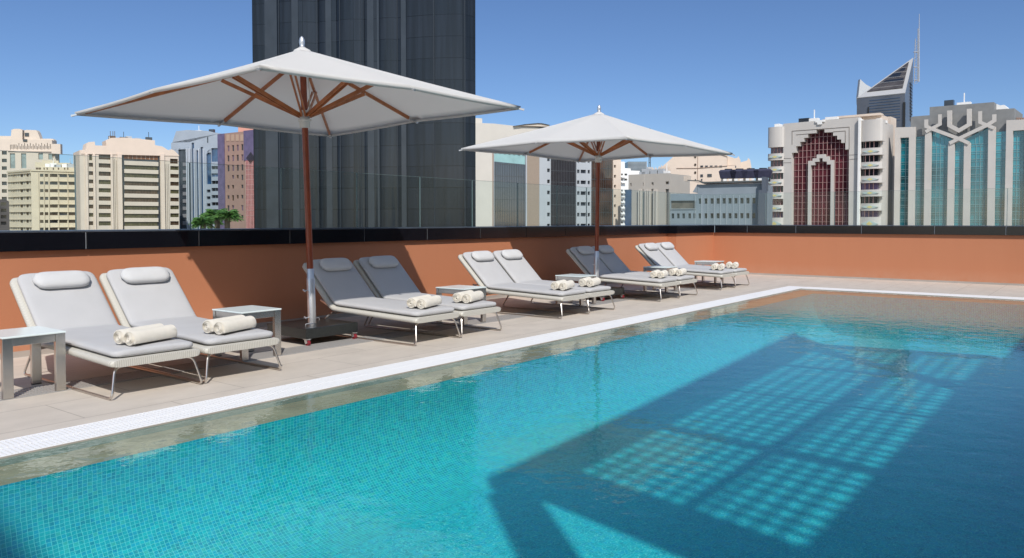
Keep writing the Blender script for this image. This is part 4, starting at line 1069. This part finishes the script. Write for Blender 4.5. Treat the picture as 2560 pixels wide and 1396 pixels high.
F.box(mb, lo[0], lo[1], STREET, z11(655, 700)[1]-.1, -14, -.5); F.box(mb, hi[0], hi[1], STREET, z11(512, 600)[1]-.1, -14, -.5); pp_(F, mb, q7, [(1215,640),(1290,515),(1291,650)], -10, 0)
P(mb, 'wall', bg_, B); bwin(F, B, hl+hh, [mat('dim_teal_pane', (.035, .055, .065), .15, var=.4)], 'window', .4); bwin(F, B, [rb], [mat('brownish_blind', (.16, .14, .11), .6, var=.5, vscale=.6)], 'ribbon_window', .4, 4, bg_)
mb = MB(); pp_(F, mb, q7, [(1140,458),(1320,470),(1380,505),(2330,478),(2335,455),(1400,478),(1330,455),(1150,448)], -12, .8); P(mb, 'roof_edge', g_slate, B)
mb = MB()
for i in range(11): x = 1250+i*100; F.box(mb, *rs(F, q7, x, 690, x+8, 3000), 0, .12)
F.box(mb, *rs(F, q7, 860, 903, 1270, 912), 0, .2)
P(mb, 'pipes', mat('pale_blue_pipe', (.33, .37, .40), .6), B)
mb = MB(); F.box(mb, *rs(F, q7, 2275, 610, 2392, 3000), .001, 2.2); F.box(mb, *rs(F, q7, 2330, 405, 2392, 612), -3, 2); P(mb, 'end_bay', mat('dark_blue_render', (.07, .085, .11), .8), B)
navy = mat('navy_unit_panel', (.035, .035, .07), .5, var=.3, vscale=1.)
def unit():
    r = empty('cooling_unit', (0, 0, 0)); mb = MB()
    mb.loft([[(-1.75, -1.2, .9), (1.75, -1.2, .9), (1.75, 1.2, .9), (-1.75, 1.2, .9)], [(-2.1, -1.5, 2.5), (2.1, -1.5, 2.5), (2.1, 1.5, 2.5), (-2.1, 1.5, 2.5)], [(-1.7, -1.2, 2.9), (1.7, -1.2, 2.9), (1.7, 1.2, 2.9), (-1.7, 1.2, 2.9)]]); mb.build('casing', navy, r)
    for sx in (-1, 1):
        for sy in (-1, 1): MB().box((sx*1.5-.1, sy*1.0-.1, 0), (sx*1.5+.1, sy*1.0+.1, .9)).build('leg', g_slate, r)
    MB().box((-1.0, -1.45, .25), (-.2, -.9, .75)).box((.3, -1.4, .3), (1.0, -.9, .7)).build('motor', whi, r)
    MB().lathe([(.9, 0), (.95, .3), (.8, .3)], (0, 0, 2.85), 16).build('fan_ring', g_slate, r)
    return r
U0 = unit(); zr = F.hit(*q7(1800, 470))[1]+.05
for i, (x, nm) in enumerate(((1725, 'leftmost'), (1905, 'second from left'), (2090, 'third from left'), (2290, 'rightmost'))):
    o = U0 if i == 0 else copy_tree(U0); a, _ = F.hit(*q7(x, 470)); o.location = F.W(a, zr, -5); o.rotation_euler.z = math.atan2(F.t[1], F.t[0])
    o.scale = (.88, .9, .92)
    tag(o, 'dark navy rooftop cooling unit on the low blue grey building, %s of four' % nm, 'cooling unit', 'rooftop cooling units')

# 9 dark wedge-topped tower and its mast
def q9(x, y): return (2100+x/4.654, 20+y/4.654)
def wedge():
    Ff = Fac(2142, 300, 2262, 288); Fs = Fac(2262, 288, 2285, 330)
    B = building('wedge_tower', Ff, 'dark grey tower with a slanting glazed wedge roof behind the white arch building', 'building')
    def w3(F, x, y): a, z = F.hit(*q9(x, y)); return np.array(F.W(a, z))
    A = w3(Ff, 197, 1060); Bp = w3(Ff, 757, 1003); C = w3(Fs, 853, 592)
    g = lambda p: np.array([p[0], p[1], STREET])
    mb = MB().add([g(A), g(Bp), g(C), A, Bp, C], [(0,1,4,3), (1,2,5,4), (2,0,3,5), (3,4,5), (0,2,1)])
    gm = mat('slate_tower_cladding', (.115, .125, .15), .35, var=.35, vscale=.12)
    P(mb, 'wall', gm, B)
    fr = mat('pale_grey_roof_frame', (.42, .41, .40), .6); nrm = np.cross(Bp-A, C-A); nrm = nrm/np.linalg.norm(nrm)
    if nrm @ (CC-A) < 0: nrm = -nrm
    Ce = (A+Bp+C)/3
    def tri(k, o, sh=0): return [tuple(Ce+(p-Ce)*k+nrm*o+sh*(C-Ce)) for p in (A, Bp, C)]
    v0, v1 = tri(1.0, .05), tri(1.0, .45); MB
    P(MB().add(v0+v1, [(0,1,2),(3,4,5),(0,1,4,3),(1,2,5,4),(2,0,3,5)]), 'roof_frame', fr, B)
    v0, v1 = tri(.74, .46, .06), tri(.74, .75, .06)
    rg = P(MB().add(v0+v1, [(0,1,2),(3,4,5),(0,1,4,3),(1,2,5,4),(2,0,3,5)]), 'roof_glazing', mat('brown_grey_glazing', (.10, .085, .075), .15, var=.5, vscale=.3), B)
    mb = MB(); a_, b_, c_ = [np.array(p) for p in tri(.74, .76, .06)]
    for t0, t1, f0, f1 in ((.25, .36, .15, .95), (.42, .60, .1, .7), (.66, .76, .3, .8)):
        l0, l1 = a_+(c_-a_)*t0, a_+(c_-a_)*t1; r0, r1 = b_+(c_-b_)*t0, b_+(c_-b_)*t1
        q = [l0+(r0-l0)*f0, l0+(r0-l0)*f1, l1+(r1-l1)*f1, l1+(r1-l1)*f0]; mb.add([tuple(p) for p in q]+[tuple(p+nrm*.02) for p in q], [(0,1,2,3),(4,5,6,7),(0,1,5,4),(1,2,6,5),(2,3,7,6),(3,0,4,7)])
    mb.build('dark_panes', g_dark, rg)
    mb = MB()
    for k in range(5): s0 = a_+(c_-a_)*(.1+k*.17); s1 = b_+(c_-b_)*(.1+k*.17); mb.bar(s0+nrm*.03, s1+nrm*.03, .12, .1)
    mb.build('glazing_bars', fr, rg)
    mb = MB(); Ff.box(mb, *rs(Ff, q9, 313, 1155, 325, 3000), 0, .3); Ff.box(mb, *rs(Ff, q9, 720, 1100, 748, 3000), 0, .3); P(mb, 'slit_windows', dark_m, B)
    mb = MB()
    for i in range(9): y = 1060+i*32; Ff.box(mb, *rs(Ff, q9, 340, y, 700, y+5), 0, .12)
    P(mb, 'joint_lines', g_blue, B)
    mb = MB()
    for i in range(12): Fs.box(mb, *rs(Fs, q9, 820, 880+i*38, 836, 898+i*38), 0, .3)
    P(mb, 'side_slots', g_dark, B)
    Fb = Fac(2140, 345, 2190, 345); mb = MB(); pp_(Fb, mb, q9, [(215,1120),(213,1030),(235,830),(300,890),(380,935),(380,1120)], -2, 0); P(mb, 'rear_horn', mat('pale_grey_panel', (.45, .46, .47), .6), B)  # plain pale grey panel at the back
    # mast
    Mf = Fac(2280, 322, 2300, 322); B2 = building('lattice_mast', Mf, 'thin lattice radio mast with a tall aerial rising beside the wedge roofed tower', 'mast')
    def at(x, y): a, z = Mf.hit(*q9(x, y)); return Mf.W(a, z)
    mb = MB(); 
    for pts in ([(864, 880), (868, 600), (878, 360)], [(905, 860), (905, 600), (908, 240)]): mb.tube([at(*p) for p in pts], .16, 6)
    yy = 380
    while yy < 860: mb.tube([at(872, yy), at(905, yy+14)], .07, 4); mb.tube([at(905, yy+14), at(870, yy+34)], .07, 4); yy += 34
    for y in (515, 692, 842): mb.tube([at(856, y), at(912, y+2)], .22, 5)
    P(mb, 'lattice', mat('grey_galvanised', (.30, .31, .33), .6), B2)
    P(MB().tube([at(918, 860), at(920, 400), at(922, 70)], [.30, .22, .10], 6), 'aerial', mat('pale_aerial', (.33, .35, .39), .5), B2)
wedge()

# 10 white and red arch building
def q10(x, y): return (1900+x/4.1059, 260+y/4.1059)
def arch():
    F = Fac(1958, 200, 2148, 188.5)
    B = building('arch_building', F, 'white office building with a stepped arch of dark red glass in its front', 'building')
    pr = lambda mb, pts, o0, o1: pp_(F, mb, q10, pts, o0, o1)
    st = [(328,3000),(328,503),(370,501),(370,435),(411,433),(411,391),(452,389),(452,350),(491,347),(491,306),(578,300),(578,267),(662,262),(662,294),(750,290),(750,328),(792,326),(792,366),(834,364),(834,402),(876,400),(876,470),(913,468),(913,3000)]
    mb = MB(); pr(mb, [(240,3000),(240,205),(1020,135),(1025,3000)]+st[::-1], -1.4, 0)
    F.box(mb, *rs(F, q10, 240, 215, 1022, 3000), -16, -2.4)
    P(mb, 'wall', palew, B)
    rg = mat('dark_red_glass', (.15, .035, .045), .07, var=.75, vscale=.14, spec=1.)  # broad colour noise paints reflections into the red glass
    mb = MB(); pr(mb, [(326,3000),(326,480),(480,300),(575,262),(665,258),(790,320),(915,440),(915,3000)], -2.2, -1.41); gl = P(mb, 'arch_window', rg, B)
    pink = mat('pink_mullion', (.42, .25, .24), .5); mb = MB()
    tops = {}
    for x in [328+41.8*i for i in range(1, 14)]:
        ty = 503
        for (xa, ya), (xb_, yb_) in zip(st[:-1], st[1:]):
            if abs(ya-yb_) < 8 and xa <= x <= xb_: ty = min(ty, ya-5)
        F.box(mb, *rs(F, q10, x-1.6, ty, x+1.6, 3000), -1.409, -1.2)
    for i in range(14):
        y = 333+i*67.5; x0 = 330; x1 = 912
        for (xa, ya), (xb_, yb_) in zip(st[:-1], st[1:]):
            if abs(xa-xb_) < 2 and min(ya, yb_) <= y <= max(ya, yb_):
                if xa < 620: x0 = max(x0, xa)
                else: x1 = min(x1, xa)
        z = rs(F, q10, 600, y-1.6, 640, y+1.6); a = rs(F, q10, x0, y, x1, y+3); F.box(mb, a[0], a[1], z[2], z[3], -1.405, -1.22)
    mb.build('mullions', pink, gl)
    mb = MB(); pr(mb, [(484,3000),(486,585),(532,583),(532,560),(574,557),(574,520),(662,515),(662,541),(702,538),(702,578),(748,575),(744,3000),(717,3000),(720,620),(679,622),(679,592),(636,590),(636,556),(600,557),(600,593),(556,595),(556,628),(515,630),(512,3000)], -1.4, -.5)
    P(mb, 'inner_arch', palew, B)
    mb = MB()
    for pts in ([(328,283),(328,278),(918,236),(918,470),(914,470),(914,241)], [(370,320),(370,316),(575,300),(575,304)], [(750,290),(750,285),(878,276),(878,400),(874,400),(874,281)], [(328,278),(332,278),(332,420),(328,420)]): pr(mb, pts, .0, .06)
    for y in (524, 568): pr(mb, [(918,y),(1008,y-4),(1008,y-1),(918,y+3)], .0, .06); pr(mb, [(242,y+36),(322,y+34),(322,y+37),(242,y+39)], .0, .06)
    P(mb, 'inset_lines', groove, B)
    mb = MB(); pr(mb, [(572,172),(668,165),(668,185),(640,187),(640,212),(592,214),(592,192),(572,194)], .0, .35); F.box(mb, *rs(F, q10, 1005, 150, 1028, 3000), 0, .9); P(mb, 'crest', whi, B)
    # wings with curved bands
    dia1 = mat('pale_green_tile', (.42, .50, .47), .7); dia2 = mat('yellow_tile', (.62, .52, .22), .7)
    for (x0, x1, top, rows, wx0, wx1, nm) in ((76, 238, 240, [(448, 512), (581, 645), (712, 775), (845, 908), (977, 1040), (1107, 1168)], 92, 234, 'left_wing'),
                                   (1022, 1245, 165, [(385, 455), (527, 598), (668, 740), (812, 882), (951, 1022), (1097, 1162)], 1022, 1194, 'right_wing')):
        sub = MB(); q0 = q10(x0, 0)[0]; q1_ = q10(x1, 0)[0]
        a = rs(F, q10, x0, top, x1, 3000); ar = rs(F, q10, wx0, top, wx1, 3000)
        zs_ = [F.hit(*q10((x0+x1)/2, y))[1] for r_ in rows for y in r_]
        F.box(sub, a[0]+.6, a[1]-.6, STREET, a[3]-.3, -12, -2.0)
        prev = a[3]
        for i in range(0, len(zs_)+1, 2):
            lo_ = zs_[i] if i < len(zs_) else STREET
            # curved band
            n = 10; pts = []
            for k in range(n+1): t = k/n; pts.append((a[0]+(a[1]-a[0])*t, .7*math.sin(PI*t)**.6+.1))
            vs = []; fs = []
            for z in (lo_, prev):
                vs += [F.W(s_, z, o_) for s_, o_ in pts]+[F.W(a[1], z, -2.4), F.W(a[0], z, -2.4)]
            m_ = n+3; fs = [(k, (k+1) % m_, m_+(k+1) % m_, m_+k) for k in range(m_)]+[tuple(range(m_))[::-1], tuple(range(m_, 2*m_))]
            sub.add(vs, fs)
            if i: 
                cm = (a[0]+a[1])/2; cz = (lo_ if i < len(zs_) else prev-3.2); hgt = (prev-max(cz, prev-3.4)); mid = prev-hgt/2
                for k_, (w_, h_, mt, oo) in enumerate(((1.9, .42, dia1, .86), (.7, .3, dia2, .90))):
                    P(F.poly(MB(), [(cm-w_, mid), (cm, mid+h_*hgt/1.6), (cm+w_, mid), (cm, mid-h_*hgt/1.6)], .5, oo), 'diamond_tile', mt, B)
            if i < len(zs_):
                zb = zs_[i+1]; w1 = P(F.box(MB(), ar[0], ar[1], zb, lo_, -1.99, -.7), 'window', random.choice([rg, g_dark, purp]), B); f = MB()
                for k in range(1, 4): s_ = ar[0]+(ar[1]-ar[0])*k/4; F.box(f, s_-.08, s_+.08, zb, lo_, -.699, -.55)
                f.build('mullions', pink, w1)
                prev = zb
        P(sub, 'wing_wall', palew, B)
    mb = MB()
    for x0, x1, y in ((1022, 1040, 165), (1040, 1070, 175), (1150, 1190, 168), (1190, 1240, 158), (200, 240, 228)): F.box(mb, *rs(F, q10, x0, y-8, x1, y+20), -6, -.2)
    F.box(mb, *rs(F, q10, 118, 198, 165, 250), -6, -2); F.box(mb, *rs(F, q10, 205, 225, 236, 250), -6, -2); P(mb, 'parapet', whi, B)
    F2 = Fac(2200, 192, 2240, 204); mb = MB()
    F2.box(mb, *rs(F2, q10, 1236, 118, 1300, 3000), -14, 0); F2.box(mb, *rs(F2, q10, 1325, 135, 1382, 3000), -14, 0); F2.box(mb, *rs(F2, q10, 1300, 170, 1325, 3000), -14, -3); F2.box(mb, *rs(F2, q10, 1236, 98, 1268, 120), -10, 0)
    P(mb, 'side_block', cream3, B)
    mb = MB(); F2.box(mb, *rs(F2, q10, 1309, 265, 1318, 3000), -2.99, -2.4); P(mb, 'drainpipe', mat('red_pipe', (.38, .08, .06), .6), B)
arch()

# 11 teal glass building with white fork motifs
def q11(x, y): return (2220+x/3.8778, 240+y/3.8778)
def teal():
    F = Fac(2235, 190, 2533, 174.5)
    B = building('teal_glass_building', F, 'teal glass office building with white ribs crossing into fork shapes under a grey parapet', 'building')
    pr = lambda mb, pts, o0, o1: pp_(F, mb, q11, pts, o0, o1)
    gr = mat('grey_stone_parapet', (.23, .23, .225), .75, var=.2, vscale=.6)
    mb = MB(); pr(mb, [(212,3000),(212,205),(240,196),(395,184),(395,105),(1020,56),(1022,130),(1220,116),(1222,3000)], -14, -.9); F.box(mb, *rs(F, q11, 1222, 235, 1700, 3000), -14, -.9)
    P(mb, 'parapet_wall', gr, B)
    mb = MB(); pr(mb, [(1022,128),(1022,60),(1060,72),(1100,68),(1150,118)], -10, -4); P(mb, 'roof_house', whi, B)
    mb = MB()
    for i in range(16): F.box(mb, *rs(F, q11, 1225+i*22, 196, 1238+i*22, 235), -9, -3)
    P(mb, 'roof_louvres', mat('brown_louvre', (.30, .20, .16), .8), B)
    tg = mat('teal_curtain_glass', (.02, .29, .36), .06, var=.93, vscale=.11, spec=1.)  # strong colour noise paints dark reflections into the teal
    cols = [(112,202,405,405),(262,356,397,390),(412,648,332,445),(640,736,460,440),(735,975,425,302),(1035,1140,352,340),(1202,1330,340,332),(1400,1500,330,322),(1560,1660,320,312)]
    fl = [405+i*72.3 for i in range(14)]
    frm = mat('pale_teal_mullion', (.20, .36, .38), .4)
    for k, (x0, x1, yl, yr) in enumerate(cols):
        if k == 2: poly = [(410,3000),(420,332),(648,436),(590,470),(572,3000)]; v0, v1 = 415, 572
        elif k == 4: poly = [(797,3000),(797,470),(735,425),(975,302),(966,3000)]; v0, v1 = 797, 968
        elif k == 3: poly = [(640,3000),(645,462),(692,443),(738,460),(728,3000)]; v0, v1 = 641, 732
        else: poly = [(x0-4,3000),(x0,yl),(x1,yr),(x1-4,3000)]; v0, v1 = x0, x1
        o = P(pr(MB(), poly, -.89, -.55), 'window_column', tg, B); f = MB()
        nv = 2 if v1-v0 < 120 else 4
        for i in range(1, nv):
            x = v0+(v1-v0)*i/nv; F.box(f, *rs(F, q11, x-2, max(yl, yr)+8 if k not in (2,4) else 470, x+2, 3000), -.549, -.42)
        if k == 2:
            for x in (457, 500, 540): F.box(f, *rs(F, q11, x-2, 340+(x-420)*.47, x+2, 470), -.549, -.42)
        if k == 4:
            for x in (845, 885, 930): F.box(f, *rs(F, q11, x-2, 425-(x-735)*.5+6, x+2, 470), -.549, -.42)
        for y in fl:
            for dy, w_ in ((0, 3.5), (22, 2.2)):
                z = rs(F, q11, 600, y+dy-w_/2, 660, y+dy+w_/2); a = rs(F, q11, v0, 500, v1, 520)
                ztop = F.hit(*q11(v0, max(yl, yr)+4))[1]
                if z[3] < ztop: F.box(f, a[0], a[1], z[2], z[3], -.549, -.44)
        f.build('mullions', frm, o)
    ribs = [[(60,3000),(72,308),(268,302),(262,3000),(198,3000),(207,404),(122,408),(110,3000)],
            [(350,3000),(362,345),(425,318),(415,3000)], [(572,3000),(586,462),(648,430),(648,462),(640,3000)], [(728,3000),(740,460),(738,425),(802,455),(797,3000)],
            [(966,3000),(975,300),(1046,300),(1035,3000)], [(1130,3000),(1150,238),(1700,212),(1700,3000),(1680,3000),(1680,300),(1560,312),(1560,3000),(1500,3000),(1500,322),(1400,330),(1400,3000),(1330,3000),(1330,332),(1214,340),(1202,3000)]]
    mb = MB()
    for r_ in ribs: pr(mb, r_, -.5 if r_[0][0] < 1100 else -.54, .35)
    P(mb, 'white_ribs', palew, B)
    def band(pts, wd, o0, o1, m=MB):
        mb = MB(); P_ = [F.hit(*q11(*p)) for p in pts]
        L_ = []; R_ = []
        for i, p in enumerate(P_):
            a = np.array(P_[max(i-1, 0)]); b = np.array(p); c = np.array(P_[min(i+1, len(P_)-1)])
            d1 = (b-a) if i else (c-b); d2 = (c-b) if i < len(P_)-1 else (b-a); d1 = d1/np.linalg.norm(d1); d2 = d2/np.linalg.norm(d2)
            n_ = np.array([-(d1+d2)[1], (d1+d2)[0]]); n_ = n_/np.linalg.norm(n_); s_ = 1/max(.4, abs(n_ @ np.array([-d1[1], d1[0]])))
            L_.append(tuple(b+n_*wd/2*s_)); R_.append(tuple(b-n_*wd/2*s_))
        n = len(L_)
        for i in range(n-1): F.poly(mb, [L_[i], L_[i+1], R_[i+1], R_[i]], o0, o1)
        return mb
    P(band([(376,232),(376,298),(432,322),(700,420),(790,462)], .78, .36, .62), 'white_rib_motif', palew, B)
    P(band([(1034,182),(1034,243),(968,285),(700,412),(600,462)], .78, .35, .61), 'white_rib_motif', palew, B)
    P(band([(508,182),(508,278),(425,320),(370,352)], .72, .34, .60), 'white_rib_motif', palew, B)
    P(band([(897,152),(897,258),(965,288),(1035,315)], .72, .33, .59), 'white_rib_motif', palew, B)
    P(band([(602,146),(602,290),(694,340),(792,282),(792,130)], .85, -.1, .9), 'white_rib_motif', palew, B)
teal()

# palms just outside the parapet
leafm = [mat('palm_leaf_green', (.08, .19, .04), .5, var=.5, vscale=2.), mat('bright_leaf_green', (.15, .30, .07), .5, var=.5, vscale=2.)]
def palm(u, D, ztop, rad, label, seed):
    random.seed(seed); d = ray(u, 553.); p = CC[:2]+d[:2]*(D/float(d[:2] @ F0[:2])); r = empty('palm_tree', (float(p[0]), float(p[1]), STREET)); tag(r, label, 'tree', 'palms beyond the parapet')
    H = ztop-STREET-rad*.55
    MB().tube([(0, 0, 0), (.15, .1, H*.5), (0, 0, H)], [.35, .24, .2], 10).build('trunk', mat('palm_bark', (.2, .15, .1), .9, var=.4, vscale=4), r, smooth=True)
    for part in range(2):
        mb = MB()
        for k in range(44):
            a = random.uniform(0, 2*PI); el = random.uniform(-.25, 1.25); L_ = rad*random.uniform(.85, 1.15)
            prev = None
            n = 12
            for i in range(1, n+1):
                t = i/n; rr = L_*t*math.cos(el*(1-.3*t)); z = H+L_*t*math.sin(el)-L_*.55*t*t*(1.1 if el > .3 else .6)
                c = Vector((math.cos(a)*rr, math.sin(a)*rr, z)); side = Vector((-math.sin(a), math.cos(a), 0))
                out = Vector((math.cos(a), math.sin(a), 0))
                lw = rad*.40*math.sin(PI*min(1, t*.92+.08))
                for s in (-1, 1):
                    tip = c+side*s*lw+out*lw*.5-Vector((0, 0, lw*random.uniform(.2, .7)))
                    w_ = out*(rad*.05)
                    mb.add([c-w_, c+w_, tip], [(0,1,2)])
                if prev is not None: mb.tube([prev, c], .02*rad, 3)
                prev = c
        mb.build('crown', leafm[part], r)
palm(508, 58, 1.75, .95, 'lower feathery palm crown at the left of the green clump behind the glass', 1)
palm(543, 60, 2.4, 1.1, 'tallest palm crown in the green clump in front of the brown block', 2)
palm(568, 59, 2.3, 1.05, 'right palm crown of the green clump beside the dark tower', 3)
palm(525, 63, 2.05, 1.05, 'middle palm crown tucked behind its neighbours above the coping', 4)

# small roof clutter: air conditioners, tanks and stair heads
random.seed(21)
def clutter(name, q, x0, x1, y, u0, D0, u1, D1, n):
    B = [o for o in bpy.data.objects if o.get('label') and name in o['label']][0]; F = Fac(u0, D0, u1, D1)
    for i in range(n):
        x = x0+(x1-x0)*(i+random.uniform(.2, .8))/n; w_ = random.uniform(.6, 1.5); h = random.uniform(.7, 1.7); a, z = F.hit(*q(x, y))
        mb = MB(); F.box(mb, a-w_, a+w_, z-.6, z+h, -4, -2.6)
        if i % 3 == 1: F.box(mb, a-.1, a+.1, z+h, z+h+2.2, -3.4, -3.2)
        P(mb, 'roof_unit', random.choice([lgt, whi, g_slate]), B)
clutter('wide cream block', q1, 1080, 1480, 190, 203, 312, 448, 334, 5)
clutter('yellow cream office', q1, 420, 780, 450, 80, 316, 207, 324, 6)
clutter('stepped arch', q10, 300, 980, 190, 1958, 200, 2148, 188.5, 4)
clutter('narrow vertical window slots', q7, 260, 800, 352, 1570, 236, 1672, 228, 5)
clutter('pale blue grey tower', q4, 150, 600, 100, 430, 372, 560, 366, 3)
clutter('fork shapes', q11, 420, 980, 100, 2235, 190, 2533, 174.5, 3)
